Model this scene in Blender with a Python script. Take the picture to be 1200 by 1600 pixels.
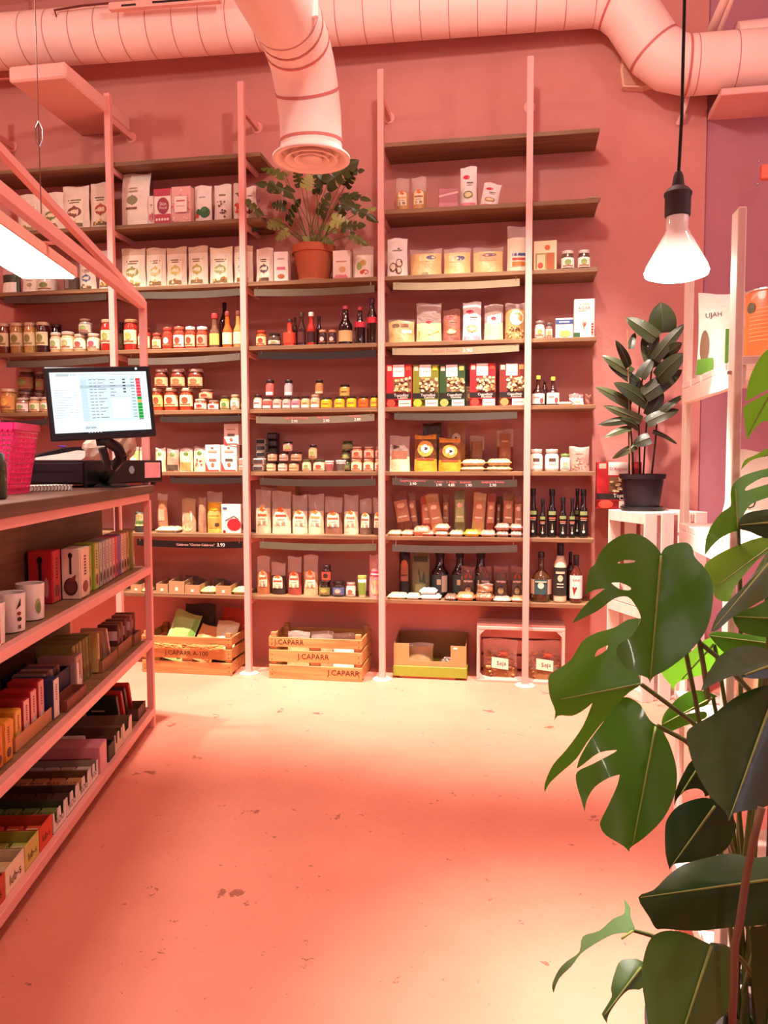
import bpy, math, random
from mathutils import Vector, Matrix
random.seed(7)
for _o in list(bpy.data.objects): bpy.data.objects.remove(_o)
SC = bpy.context.scene
COL = SC.collection
# ------------------------------------------------------------------ camera
F_PX, PITCH, YAW, ROLL, EYE = 1230.73, .0641, .1687, -.0026, 1.2
FWD = Vector((-math.sin(YAW)*math.cos(PITCH), math.cos(YAW)*math.cos(PITCH), -math.sin(PITCH)))
RGT = Vector((math.cos(YAW), math.sin(YAW), 0)); UPV = RGT.cross(FWD)
RGT, UPV = math.cos(ROLL)*RGT+math.sin(ROLL)*UPV, -math.sin(ROLL)*RGT+math.cos(ROLL)*UPV
CAMP = Vector((0, 0, EYE))
cd = bpy.data.cameras.new('camera'); cam = bpy.data.objects.new('camera', cd); COL.objects.link(cam)
cam.matrix_world = Matrix(((RGT.x, UPV.x, -FWD.x, 0), (RGT.y, UPV.y, -FWD.y, 0), (RGT.z, UPV.z, -FWD.z, EYE), (0, 0, 0, 1)))
cd.sensor_fit = 'VERTICAL'; cd.sensor_height = 32.0; cd.lens = 32.0*F_PX/1600.0; cd.clip_start = .05
SC.camera = cam
# ------------------------------------------------------------------ world, light, exposure
wd = bpy.data.worlds.new('world'); SC.world = wd; wd.use_nodes = True
wd.node_tree.nodes['Background'].inputs[0].default_value = (.9, .75, .7, 1)
wd.node_tree.nodes['Background'].inputs[1].default_value = .05
SC.view_settings.view_transform = 'Standard'; SC.view_settings.look = 'None'
SC.view_settings.gamma = 1; SC.view_settings.use_curve_mapping = False
SC.view_settings.exposure = 0.5
def lamp(name, kind, loc, energy, col, aim=None, **kw):
    d = bpy.data.lights.new(name, kind); d.energy = energy; d.color = col
    for k, v in kw.items(): setattr(d, k, v)
    o = bpy.data.objects.new(name, d); COL.objects.link(o); o.location = loc
    if aim: o.rotation_euler = (Vector(aim)-Vector(loc)).to_track_quat('-Z', 'Y').to_euler()
    return o
WARM = (1, .82, .69); WARMW = (1, .85, .74)
# ceiling spotlights that wash the shelving
for sx, e in ((-2.2, 1.0), (-1.56, 1.0), (-.3, 1.0), (.32, .8)):
    lamp('shelf_spotlight', 'SPOT', (sx, 3.2, 3.85), e*640, WARM, (sx+.02, 4.2, 0), spot_size=math.radians(47), spot_blend=.85, shadow_soft_size=.045)
# unseen point lights added as fill for walls, ducts and shelf backs
lamp('fill_light', 'POINT', (-.2, 2.3, 3.5), 50, WARMW, shadow_soft_size=.07)
lamp('fill_light', 'POINT', (.4, -1.7, 2.5), 34, WARMW, shadow_soft_size=.07)
lamp('fill_light', 'POINT', (1.8, 1.8, 3.4), 16, WARMW, shadow_soft_size=.07)
lamp('fill_light', 'POINT', (-3.0, 2.4, 3.25), 30, WARMW, shadow_soft_size=.07)
# violet area light added off frame at right, its source unseen
lamp('violet_side_light', 'AREA', (2.45, 1.3, 1.7), 12, (.82, .70, .95), (.6, 4.2, 1.2), shape='RECTANGLE', size=1.6, size_y=1.8)

# ------------------------------------------------------------------ pixel rays -> points on real planes
def ray(x, y): return FWD+RGT*((x-600)/F_PX)+UPV*((800-y)/F_PX)
def onY(x, y, Y): d = ray(x, y); return CAMP+d*(Y/d.y)
def onZ(x, y, z): d = ray(x, y); return CAMP+d*((z-EYE)/d.z)
def onD(x, y, D): return CAMP+ray(x, y)*D
TH = math.radians(13.01); CO = Vector((-1.62, 3.30, 0))          # counter corner and heading
DF = Vector((-math.sin(TH), math.cos(TH), 0)); CN = Vector((math.cos(TH), math.sin(TH), 0))
def cu(u, v, z): return CO+DF*u+CN*v+Vector((0, 0, z))

# ------------------------------------------------------------------ materials
_mc = {}
def lin(h):
    if not isinstance(h, str): return tuple(h)
    r = [int(h[i:i+2], 16)/255 for i in (0, 2, 4)]
    return tuple((c/12.92 if c <= .04045 else ((c+.055)/1.055)**2.4) for c in r)
def P(col, rough=.55, metal=0., coat=0., spec=.4, var=.07, scale=40., bump=0., bscale=120., trans=0., emit=0.):
    key = (col, rough, metal, coat, spec, var, scale, bump, bscale, trans, emit)
    if key in _mc: return _mc[key]
    m = bpy.data.materials.new('paint_'+(col if isinstance(col, str) else 'mix')); m.use_nodes = True
    nt = m.node_tree; b = nt.nodes['Principled BSDF']; c = lin(col)
    b.inputs['Roughness'].default_value = rough; b.inputs['Metallic'].default_value = metal
    b.inputs['Specular IOR Level'].default_value = spec
    b.inputs['Coat Weight'].default_value = coat; b.inputs['Coat Roughness'].default_value = .06
    b.inputs['Base Color'].default_value = (*c, 1)
    tc = None
    if var > 0:
        tc = nt.nodes.new('ShaderNodeTexCoord'); n = nt.nodes.new('ShaderNodeTexNoise'); n.inputs['Scale'].default_value = scale; n.inputs['Detail'].default_value = 2
        nt.links.new(tc.outputs['Object'], n.inputs['Vector'])
        mx = nt.nodes.new('ShaderNodeMix'); mx.data_type = 'RGBA'
        mx.inputs[6].default_value = (*[x*(1-var*1.6) for x in c], 1); mx.inputs[7].default_value = (*[min(1, x*(1+var*1.6)) for x in c], 1)
        nt.links.new(n.outputs['Fac'], mx.inputs[0]); nt.links.new(mx.outputs[2], b.inputs['Base Color'])
    if bump > 0:
        if tc is None: tc = nt.nodes.new('ShaderNodeTexCoord')
        n2 = nt.nodes.new('ShaderNodeTexNoise'); n2.inputs['Scale'].default_value = bscale
        nt.links.new(tc.outputs['Object'], n2.inputs['Vector'])
        bp = nt.nodes.new('ShaderNodeBump'); bp.inputs['Strength'].default_value = bump; bp.inputs['Distance'].default_value = .01
        nt.links.new(n2.outputs['Fac'], bp.inputs['Height']); nt.links.new(bp.outputs['Normal'], b.inputs['Normal'])
    if emit > 0:
        b.inputs['Emission Color'].default_value = (*c, 1); b.inputs['Emission Strength'].default_value = emit
    if trans > 0:
        out = nt.nodes['Material Output']; t = nt.nodes.new('ShaderNodeBsdfTranslucent'); t.inputs[0].default_value = (*[min(1, x*1.5) for x in c], 1)
        ms = nt.nodes.new('ShaderNodeMixShader'); ms.inputs[0].default_value = trans
        nt.links.new(b.outputs[0], ms.inputs[1]); nt.links.new(t.outputs[0], ms.inputs[2]); nt.links.new(ms.outputs[0], out.inputs[0])
    _mc[key] = m; return m
def film(col='ffe8d8', a=.3, rough=.12):
    key = ('film', col, a, rough)
    if key in _mc: return _mc[key]
    m = bpy.data.materials.new('clear_film'); m.use_nodes = True; nt = m.node_tree; b = nt.nodes['Principled BSDF']
    b.inputs['Base Color'].default_value = (*lin(col), 1); b.inputs['Roughness'].default_value = rough; b.inputs['Coat Weight'].default_value = .6
    tc = nt.nodes.new('ShaderNodeTexCoord'); n = nt.nodes.new('ShaderNodeTexNoise'); n.inputs['Scale'].default_value = 60
    nt.links.new(tc.outputs['Object'], n.inputs['Vector'])
    bp = nt.nodes.new('ShaderNodeBump'); bp.inputs['Strength'].default_value = .7; bp.inputs['Distance'].default_value = .012
    nt.links.new(n.outputs['Fac'], bp.inputs['Height']); nt.links.new(bp.outputs['Normal'], b.inputs['Normal'])
    t = nt.nodes.new('ShaderNodeBsdfTransparent'); ms = nt.nodes.new('ShaderNodeMixShader'); ms.inputs[0].default_value = a
    nt.links.new(t.outputs[0], ms.inputs[1]); nt.links.new(b.outputs[0], ms.inputs[2]); nt.links.new(ms.outputs[0], nt.nodes['Material Output'].inputs[0])
    _mc[key] = m; return m
def wood(c1, c2, scale=(2, 30, 30), rough=.55):
    key = ('wood', c1, c2, scale)
    if key in _mc: return _mc[key]
    m = bpy.data.materials.new('wood_grain'); m.use_nodes = True; nt = m.node_tree; b = nt.nodes['Principled BSDF']
    tc = nt.nodes.new('ShaderNodeTexCoord'); mp = nt.nodes.new('ShaderNodeMapping'); mp.inputs['Scale'].default_value = scale
    n = nt.nodes.new('ShaderNodeTexNoise'); n.inputs['Scale'].default_value = 2.2; n.inputs['Detail'].default_value = 5; n.inputs['Distortion'].default_value = .6
    nt.links.new(tc.outputs['Object'], mp.inputs[0]); nt.links.new(mp.outputs[0], n.inputs['Vector'])
    r = nt.nodes.new('ShaderNodeValToRGB'); r.color_ramp.elements[0].color = (*lin(c1), 1); r.color_ramp.elements[1].color = (*lin(c2), 1)
    r.color_ramp.elements[0].position = .32; r.color_ramp.elements[1].position = .68
    nt.links.new(n.outputs['Fac'], r.inputs[0]); nt.links.new(r.outputs[0], b.inputs['Base Color'])
    bp = nt.nodes.new('ShaderNodeBump'); bp.inputs['Strength'].default_value = .25; bp.inputs['Distance'].default_value = .004
    nt.links.new(n.outputs['Fac'], bp.inputs['Height']); nt.links.new(bp.outputs['Normal'], b.inputs['Normal'])
    b.inputs['Roughness'].default_value = rough; _mc[key] = m; return m
def emis(col, s):
    key = ('emit', col, s)
    if key in _mc: return _mc[key]
    m = bpy.data.materials.new('glow'); m.use_nodes = True; nt = m.node_tree
    e = nt.nodes.new('ShaderNodeEmission'); e.inputs[0].default_value = (*lin(col), 1); e.inputs[1].default_value = s
    nt.links.new(e.outputs[0], nt.nodes['Material Output'].inputs[0]); _mc[key] = m; return m
def plaster(col, dark, name, rough=.75, speck=False):
    m = bpy.data.materials.new(name); m.use_nodes = True; nt = m.node_tree; b = nt.nodes['Principled BSDF']
    tc = nt.nodes.new('ShaderNodeTexCoord'); n = nt.nodes.new('ShaderNodeTexNoise'); n.inputs['Scale'].default_value = 1.7; n.inputs['Detail'].default_value = 6; n.inputs['Roughness'].default_value = .6
    nt.links.new(tc.outputs['Object'], n.inputs['Vector'])
    mx = nt.nodes.new('ShaderNodeMix'); mx.data_type = 'RGBA'; mx.inputs[6].default_value = (*lin(dark), 1); mx.inputs[7].default_value = (*lin(col), 1)
    rp = nt.nodes.new('ShaderNodeValToRGB'); rp.color_ramp.elements[0].position = .3; rp.color_ramp.elements[1].position = .62
    nt.links.new(n.outputs['Fac'], rp.inputs[0]); nt.links.new(rp.outputs[0], mx.inputs[0]); last = mx.outputs[2]
    n2 = nt.nodes.new('ShaderNodeTexNoise'); n2.inputs['Scale'].default_value = 28; n2.inputs['Detail'].default_value = 4; nt.links.new(tc.outputs['Object'], n2.inputs['Vector'])
    if speck:
        for sc, th, wd_, dk in ((7.5, .648, .014, .5), (21, .662, .014, .5), (44, .672, .02, .55)):
            n3 = nt.nodes.new('ShaderNodeTexNoise'); n3.inputs['Scale'].default_value = sc; n3.inputs['Detail'].default_value = 5; n3.inputs['Roughness'].default_value = .72
            mp = nt.nodes.new('ShaderNodeMapping'); mp.inputs['Location'].default_value = (sc, 2*sc, 0); nt.links.new(tc.outputs['Object'], mp.inputs[0]); nt.links.new(mp.outputs[0], n3.inputs['Vector'])
            r3 = nt.nodes.new('ShaderNodeValToRGB'); r3.color_ramp.elements[0].position = th; r3.color_ramp.elements[1].position = th+wd_; r3.color_ramp.elements[0].color = (1, 1, 1, 1); r3.color_ramp.elements[1].color = (dk, dk*.85, dk*.8, 1)
            nt.links.new(n3.outputs['Fac'], r3.inputs[0]); ml = nt.nodes.new('ShaderNodeMix'); ml.data_type = 'RGBA'; ml.blend_type = 'MULTIPLY'; ml.inputs[0].default_value = 1
            nt.links.new(last, ml.inputs[6]); nt.links.new(r3.outputs[0], ml.inputs[7]); last = ml.outputs[2]
    nt.links.new(last, b.inputs['Base Color'])
    bp = nt.nodes.new('ShaderNodeBump'); bp.inputs['Strength'].default_value = .22; bp.inputs['Distance'].default_value = .01
    nt.links.new(n2.outputs['Fac'], bp.inputs['Height']); nt.links.new(bp.outputs['Normal'], b.inputs['Normal'])
    b.inputs['Roughness'].default_value = rough; b.inputs['Specular IOR Level'].default_value = .3
    return m
PINK = P('eda79d', .42, spec=.4, var=.03, scale=8)
DUCT = P('fddbd1', .5, var=.04, scale=6)
SHELFW = wood('6c4f38', '946e4a', (1.2, 22, 22))
EDGEW = wood('6b4633', '8f6142', (1.2, 22, 22))
CRATEW = wood('a5713f', 'c99558', (1.5, 20, 20))
WHITEW = wood('eadbcf', 'f6ece2', (8, 8, 2))
KRAFT = P('b08a63', .8)
BLACK = P('171518', .35); DARK = P('2a2426', .5); WHITE = P('f3ece2', .55); CREAM = P('f2e3c6', .55)
CHROME = P('b9b2ac', .25, metal=.9, var=0)

# ------------------------------------------------------------------ mesh builder
_tc = {}
def text_mesh(s):
    if s in _tc: return _tc[s]
    cv = bpy.data.curves.new('t', 'FONT'); cv.body = s; cv.resolution_u = 2; cv.align_x = 'CENTER'; cv.align_y = 'CENTER'
    o = bpy.data.objects.new('t', cv); me = bpy.data.meshes.new_from_object(o)
    vs = [tuple(v.co) for v in me.vertices]; fs = [tuple(p.vertices) for p in me.polygons]
    bpy.data.objects.remove(o); bpy.data.curves.remove(cv); bpy.data.meshes.remove(me)
    xs = [v[0] for v in vs] or [0, 1]; _tc[s] = (vs, fs, max(xs)-min(xs), (max(xs)+min(xs))/2); return _tc[s]
class MB:
    def __init__(s): s.v = []; s.f = []; s.mi = []; s.ms = []
    def m(s, mat):
        if mat not in s.ms: s.ms.append(mat)
        return s.ms.index(mat)
    def add(s, vs, fs, mat, M=None):
        o = len(s.v); k = s.m(mat)
        s.v += [tuple(M@Vector(v)) for v in vs] if M else [tuple(v) for v in vs]
        for f in fs: s.f.append(tuple(i+o for i in f)); s.mi.append(k)
        return s
    def box(s, x0, x1, y0, y1, z0, z1, mat, b=.0, M=None):
        if b <= 0:
            vs = [(x, y, z) for z in (z0, z1) for y in (y0, y1) for x in (x0, x1)]
            return s.add(vs, [(0, 2, 3, 1), (4, 5, 7, 6), (0, 1, 5, 4), (2, 6, 7, 3), (0, 4, 6, 2), (1, 3, 7, 5)], mat, M)
        b = min(b, abs(x1-x0)*.45, abs(y1-y0)*.45, abs(z1-z0)*.45); vs = []; idx = {}
        for i, x in enumerate((x0, x1)):
            for j, y in enumerate((y0, y1)):
                for k, z in enumerate((z0, z1)):
                    sx = b if i == 0 else -b; sy = b if j == 0 else -b; sz = b if k == 0 else -b
                    idx[i, j, k, 0] = len(vs); vs.append((x, y+sy, z+sz))
                    idx[i, j, k, 1] = len(vs); vs.append((x+sx, y, z+sz))
                    idx[i, j, k, 2] = len(vs); vs.append((x+sx, y+sy, z))
        fs = []
        for i in (0, 1):
            q = [idx[i, 0, 0, 0], idx[i, 1, 0, 0], idx[i, 1, 1, 0], idx[i, 0, 1, 0]]; fs.append(q if i else q[::-1])
            q = [idx[0, i, 0, 1], idx[0, i, 1, 1], idx[1, i, 1, 1], idx[1, i, 0, 1]]; fs.append(q if i else q[::-1])
            q = [idx[0, 0, i, 2], idx[1, 0, i, 2], idx[1, 1, i, 2], idx[0, 1, i, 2]]; fs.append(q if i else q[::-1])
        for a in (0, 1):
            for c in (0, 1):
                fs.append([idx[a, c, 0, 0], idx[a, c, 1, 0], idx[a, c, 1, 1], idx[a, c, 0, 1]])
                fs.append([idx[a, 0, c, 0], idx[a, 1, c, 0], idx[a, 1, c, 2], idx[a, 0, c, 2]])
                fs.append([idx[0, a, c, 1], idx[1, a, c, 1], idx[1, a, c, 2], idx[0, a, c, 2]])
                for k in (0, 1): fs.append([idx[a, c, k, 0], idx[a, c, k, 1], idx[a, c, k, 2]])
        return s.add(vs, fs, mat, M)
    def lathe(s, prof, mat, seg=16, cx=0, cy=0, M=None, cap=True):
        vs = []; fs = []
        for r, z in prof:
            for i in range(seg): a = 2*math.pi*i/seg; vs.append((cx+r*math.cos(a), cy+r*math.sin(a), z))
        for j in range(len(prof)-1):
            for i in range(seg): fs.append((j*seg+i, j*seg+(i+1) % seg, (j+1)*seg+(i+1) % seg, (j+1)*seg+i))
        if cap:
            if prof[0][0] > 1e-5: fs.append(tuple(range(seg))[::-1])
            if prof[-1][0] > 1e-5: fs.append(tuple(range((len(prof)-1)*seg, len(prof)*seg)))
        return s.add(vs, fs, mat, M)
    def tube(s, pts, r, mat, seg=8, cap=True):
        pts = [Vector(p) for p in pts]; rs = r if isinstance(r, (list, tuple)) else [r]*len(pts); vs = []; fs = []; n = None
        for i, p in enumerate(pts):
            t = (pts[min(i+1, len(pts)-1)]-pts[max(i-1, 0)]).normalized()
            if n is None: n = t.orthogonal().normalized()
            else: n = (n-t*n.dot(t)).normalized()
            b = t.cross(n)
            for k in range(seg): a = 2*math.pi*k/seg; vs.append(p+(n*math.cos(a)+b*math.sin(a))*rs[i])
        for j in range(len(pts)-1):
            for k in range(seg): fs.append((j*seg+k, j*seg+(k+1) % seg, (j+1)*seg+(k+1) % seg, (j+1)*seg+k))
        if cap: fs += [tuple(range(seg))[::-1], tuple(range((len(pts)-1)*seg, len(pts)*seg))]
        return s.add(vs, fs, mat)
    def bar(s, a, b, w, h, mat, up=(0, 0, 1)):
        a = Vector(a); b = Vector(b); t = (b-a).normalized(); r = t.cross(Vector(up)).normalized(); u = r.cross(t)
        vs = [p+r*(i*w/2)+u*(j*h/2) for p in (a, b) for i, j in ((-1, -1), (1, -1), (1, 1), (-1, 1))]
        return s.add(vs, [(0, 1, 2, 3), (7, 6, 5, 4), (0, 4, 5, 1), (1, 5, 6, 2), (2, 6, 7, 3), (3, 7, 4, 0)], mat)
    def grid(s, fn, nu, nv, mat, flip=False):
        vs = [fn(i/nu, j/nv) for j in range(nv+1) for i in range(nu+1)]; fs = []
        for j in range(nv):
            for i in range(nu):
                a = j*(nu+1)+i; q = (a, a+1, a+nu+2, a+nu+1); fs.append(q[::-1] if flip else q)
        return s.add(vs, fs, mat)
    def poly(s, pts, mat): return s.add(pts, [tuple(range(len(pts)))], mat)
    def prism(s, pts2, y0, y1, mat):                                   # outline in x,z extruded along y
        n = len(pts2); vs = [(x, y0, z) for x, z in pts2]+[(x, y1, z) for x, z in pts2]
        fs = [tuple(range(n)), tuple(range(n, 2*n))[::-1]]+[(i, i+n, (i+1) % n+n, (i+1) % n) for i in range(n)]
        return s.add(vs, fs, mat)
    def build(s, name, parent=None, loc=(0, 0, 0), rz=0., smooth=False, mw=None):
        me = bpy.data.meshes.new(name); me.from_pydata(s.v, [], s.f)
        for m in s.ms: me.materials.append(m)
        if len(s.ms) > 1: me.polygons.foreach_set('material_index', s.mi)
        if smooth: me.polygons.foreach_set('use_smooth', [True]*len(s.f))
        me.update(); o = bpy.data.objects.new(name, me); COL.objects.link(o)
        if parent: o.parent = parent
        if mw: o.matrix_world = mw
        else: o.location = loc; o.rotation_euler = (0, 0, rz)
        return o
def tag(o, label, cat, group=None):
    o['label'] = label; o['category'] = cat
    if group: o['group'] = group
    return o
def empty(name, loc=(0, 0, 0), rz=0., label=None, cat=None, group=None):
    o = bpy.data.objects.new(name, None); COL.objects.link(o); o.location = loc; o.rotation_euler = (0, 0, rz); o.empty_display_size = .05
    if label: tag(o, label, cat, group)
    return o
def struct(o): o['kind'] = 'structure'; return o
def smooth_angle(o, ang=.6):
    me = o.data; me.polygons.foreach_set('use_smooth', [True]*len(me.polygons))
    try: me.set_sharp_from_angle(angle=ang)
    except Exception: pass
    return o
# ================================================================== THE SETTING
WY = 4.48                                     # back wall plane
WALLM = plaster('d38f87', 'c9837b', 'pink_wall_plaster')
FLOORM = plaster('eb9780', 'e28b75', 'pink_painted_concrete', .38, True)
CEILM = plaster('efbab0', 'e6aea4', 'pink_ceiling_paint')
VIOLW = plaster('b97f8c', 'b07684', 'violet_tinted_plaster')  # violet light falling on this stretch of wall is put into its colour
struct(MB().box(-4.3, 2.7, -3.1, WY+.15, -.12, 0, FLOORM).build('floor'))
struct(MB().box(-4.3, .96, WY, WY+.15, 0, 3.95, WALLM).build('wall_back'))
struct(MB().box(.96, 2.7, WY+.02, WY+.15, 0, 3.95, VIOLW).build('wall_back'))
struct(MB().box(-4.45, -4.3, -3.1, WY+.15, 0, 3.95, WALLM).build('wall_left'))
struct(MB().box(2.7, 2.85, -3.1, WY+.15, 0, 3.95, VIOLW).build('wall_right'))
wn = struct(MB().box(2.66, 2.699, .45, 2.15, .75, 2.65, P('e9d9d2', .5), .004).build('added_window_1'))  # unseen window frame and panes, made up to go with the area light
MB().box(2.655, 2.6595, .53, 1.27, .83, 2.57, P('d9d4ea', .1, spec=.6)).build('pane', wn); MB().box(2.655, 2.6595, 1.33, 2.07, .83, 2.57, P('d9d4ea', .1, spec=.6)).build('pane', wn)
struct(MB().box(-4.3, 2.7, -3.25, -3.1, 0, 3.95, WALLM).build('wall_front'))
struct(MB().box(-4.45, 2.85, -3.25, WY+.15, 3.95, 4.1, CEILM).build('ceiling'))
struct(MB().box(.965, 2.7, 4.2, WY+.02, 2.985, 3.018, CEILM, .004).build('trim_1'))
# bulkhead box running out from the wall under the duct
o = MB().box(-2.60, -2.28, 3.8, WY, 3.15, 3.23, CEILM, .01).build('trim_2'); struct(o)

SEAM = P('c9746a', .6, var=.03)
# ---- main spiral duct along the wall
def duct_path(name, pts, r, label, seams=True, seg=24):
    root = empty(name, pts[0], 0, label, 'duct'); p0 = Vector(pts[0])
    loc = [Vector(p)-p0 for p in pts]
    smooth_angle(MB().tube(loc, r, DUCT, seg).build('pipe', root), .5)
    return root, loc
A = Vector((-3.9, 4.155, 3.575)); Bp = Vector((.36, 4.30, 3.565))
pts = [A, Bp]
Cc = Vector((.82, 4.30, 3.185))
pts += [Bp+Vector((.10, 0, -.03)), Bp+Vector((.18, 0, -.10)), Cc+Vector((-.16, 0, .09)), Cc+Vector((-.08, 0, .025)), Cc, Vector((2.65, 4.28, 3.165))]
main, ml = duct_path('ventilation_duct', pts, .14, 'long pink spiral ventilation duct along the top of back wall')
for i in range(30):
    t = i/29; p = ml[0].lerp(ml[1], t); q = p+(ml[1]-ml[0]).normalized()*.004
    MB().tube([p, q], .1415, SEAM, 24, False).build('seam', main, smooth=True)
for i in range(10):
    p = ml[6].lerp(ml[7], .02+i*.1); q = p+Vector((.004, 0, 0)); MB().tube([p, q], .1415, SEAM, 24, False).build('seam', main, smooth=True)
for k in (2, 4, 6):
    d = (ml[k+1]-ml[k-1]).normalized()
    MB().tube([ml[k]-d*.006, ml[k]+d*.006], .1425, SEAM, 24, False).build('joint_band', main, smooth=True)
# ---- branch duct with round diffuser
bx = -.92; pts = [(bx, .2, 2.95), (bx, 3.17, 2.95)]
for k in range(1, 6):
    a = math.pi/2*k/5; pts.append((bx, 3.17+.33*math.sin(a), 2.95-.33*(1-math.cos(a))))
pts.append((bx, 3.50, 2.575))
br, bl = duct_path('branch_duct', pts, .137, 'pink round branch duct bending down to a ceiling diffuser')
for k in (1, 2, 4, 6):
    d = (bl[k+1]-bl[k-1]).normalized() if k+1 < len(bl) else Vector((0, 0, -1))
    MB().tube([bl[k]-d*.006, bl[k]+d*.006], .1395, SEAM, 28, False).build('joint_band', br, smooth=True)
MB().tube([bl[1]+Vector((0, -.08, 0)), bl[1]+Vector((0, -.075, 0))], .1395, SEAM, 28, False).build('joint_band', br, smooth=True)
MB().tube([bl[1]+Vector((.135, -.12, .02)), bl[1]+Vector((.135, -.12, 1.0))], .004, P('a0483f', .5), 6).build('hanger_rod', br)
MB().box(.115, .15, -.01, .01, -.05, .03, DUCT, .003).build('hanger_clip', br, bl[1]+Vector((0, -.12, 0)))
dz = 2.575
df = empty('ceiling_diffuser', (bx, 3.50, dz-.035), 0, 'round pink diffuser with concentric rings under the branch duct', 'diffuser')
MB().lathe([(.139, .045), (.15, .03), (.172, .012), (.172, 0), (.15, .004), (.13, .03), (.125, .045)], DUCT, 40, cap=False).build('rim', df, smooth=True)
for r0, r1 in ((.085, .118), (.055, .08), (.0, .048)):
    MB().lathe([(r1, .0), (r1-.004, .004), (r0+.001, .028), (r0+.001, .024), (r1-.006, -.002), (r1, 0)] if r0 > 0 else [(0, .012), (r1, .004), (r1, 0), (0, .006)], DUCT, 40, cap=False).build('ring', df, smooth=True)
MB().lathe([(.0, .046), (.134, .046)], P('5a2420', .8), 32).build('throat', df)
# thin suspension rods for the main duct
for t in (.23, .77):
    p = ml[0].lerp(ml[1], t)
    MB().tube([p+Vector((0, 0, .14)), p+Vector((0, 0, .375))], .005, PINK, 6).build('hanger_rod', main)
# track rail and cable on the duct
tr = empty('track_rail', onY(258, 7, 4.0), 0, 'pale track lighting rail fixed above the duct at upper left', 'track rail')
p0 = onY(172, 12, 4.0)-tr.location; p1 = onY(345, -2, 4.0)-tr.location
MB().bar(p0, p1, .03, .035, P('f3b5a8', .5)).build('rail', tr)
MB().bar(p0.lerp(p1, .4)+Vector((0, -.016, 0)), p1+Vector((0, -.016, 0)), .004, .01, BLACK).build('slot', tr)
MB().bar(p0.lerp(p1, .12)+Vector((0, -.017, -.004)), p0.lerp(p1, .25)+Vector((0, -.017, -.004)), .006, .008, DARK).build('connector', tr)
a = onY(85, 13, 4.05); b = onY(172, 5, 4.05)
tag(MB().tube([a+Vector((0, .05, -.07)), a+Vector((0, 0, -.01)), a.lerp(b, .5), b], .006, P('6b302c', .5), 6).build('power_cable'), 'dark cable running along duct to the track rail', 'cable')
a = onY(0, 124, 3.9); b = onY(76, 116, 3.9)
tag(MB().tube([a+Vector((-.3, 0, -.02)), a, a.lerp(b, .5)+Vector((0, 0, -.006)), b, b+Vector((.02, .05, .04))], .006, P('b0554c', .5), 6).build('power_cable'), 'pink cable under the duct at the far left', 'cable')
# pipes in the upper right corner
for k, (x0, y0, x1, y1, r) in enumerate(((1112, 45, 1150, -40, .02), (1123, 52, 1158, -40, .012))):
    a = onY(x0, y0, 4.35); b = onY(x1, y1, 4.0)
    tag(MB().tube([a, b], r, DUCT, 10).build('ceiling_pipe'), ('thick' if k == 0 else 'thin')+' pink pipe slanting up above the right duct', 'pipe')
c0 = onY(1175, 25, 4.05)
o = MB().tube([c0+Vector((0, .3, 0)), c0+Vector((.9, .3, .02))], .12, DUCT, 24).build('ventilation_duct'); tag(o, 'short pink duct section in the upper right corner', 'duct'); smooth_angle(o)
# speaker panel behind the elbow
sp = empty('wall_speaker', (.63, WY, 3.25), 0, 'beige rounded wall speaker half hidden by the duct bend', 'speaker')
out = [(-.105, .09), (-.118, 0), (-.105, -.085), (0, -.098), (.105, -.085), (.118, 0), (.105, .09), (0, .1)]
MB().prism([(x, z) for x, z in out], -.05, 0, P('e9c3a8', .5)).build('housing', sp)
MB().prism([(x*.9, z*.9) for x, z in out], -.054, -.05, P('cf9a85', .7)).build('grille', sp)
a = onY(1075, 148, 4.42); b = onY(1066, 180, 4.42)
tag(MB().tube([a, a.lerp(b, .5)+Vector((0, -.02, 0)), b, b+Vector((-.01, .05, -.02))], .012, DUCT, 8).build('conduit_pipe'), 'short pink conduit bent into wall below the duct', 'pipe')
hk = empty('wall_bracket', onY(1195, 268, 4.3), 0, 'small orange bracket with two screws at right edge', 'bracket')
MB().box(-.02, .06, -.02, .02, -.04, .03, P('ef7d60', .5), .004).build('plate', hk)
for dx, dz_ in ((-.028, .05), (-.03, -.06)): MB().lathe([(.007, 0), (.006, .004), (0, .006)], CHROME, 8, M=Matrix.Translation((dx, .0, dz_))@Matrix.Rotation(math.pi/2, 4, 'X')).build('screw', hk)

# ================================================================== WALL SHELVING
FY = 4.231
PX = [-3.05, -2.276, -1.497, -.729, .045]
SZ = [2.884, 2.536, 2.190, 1.839, 1.492, 1.145, .793, .444]
SW = empty('wall_shelving', (0, FY, 0), 0, 'pink steel post shelving with dark wooden boards covering the back wall', 'shelving')
for x in PX:
    MB().box(x-.017, x+.017, -.034, -.0005, .01, 3.25, PINK, .002).build('post', SW)
    MB().lathe([(.055, 0), (.055, .004), (.045, .01), (.02, .012)], P('f3c5b4', .5), 20, x, -.017).build('base_plate', SW, smooth=False)
    MB().box(x-.012, x+.012, .004, .248, 3.10, 3.135, PINK, .002).build('wall_tie', SW)
    MB().lathe([(.032, 0), (.032, .004), (.0, .006)], PINK, 16, M=Matrix.Translation((x, .249, 3.117))@Matrix.Rotation(math.pi/2, 4, 'X')).build('flange', SW)
    for k, z in enumerate(SZ):
        MB().box(x-.010, x+.010, .004, .235, z-.05, z-.0225, PINK, .002).build('bracket', SW)
def board(x0, x1, k):
    z = SZ[k]; MB().box(x0, x1, .0, .249, z-.022, z, SHELFW, .0015).build('shelf_board', SW)
for k in range(8):
    board(PX[0], PX[1]-.001, k); 
    board(PX[1]+.001, PX[2]+(.1 if k < 2 else -.001), k)
    if k >= 2: board(PX[2]+.001, PX[3]-.001, k)
    board(PX[3]+.001, PX[4]-.001, k)
    board(PX[4]+.001, .393, k)
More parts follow.
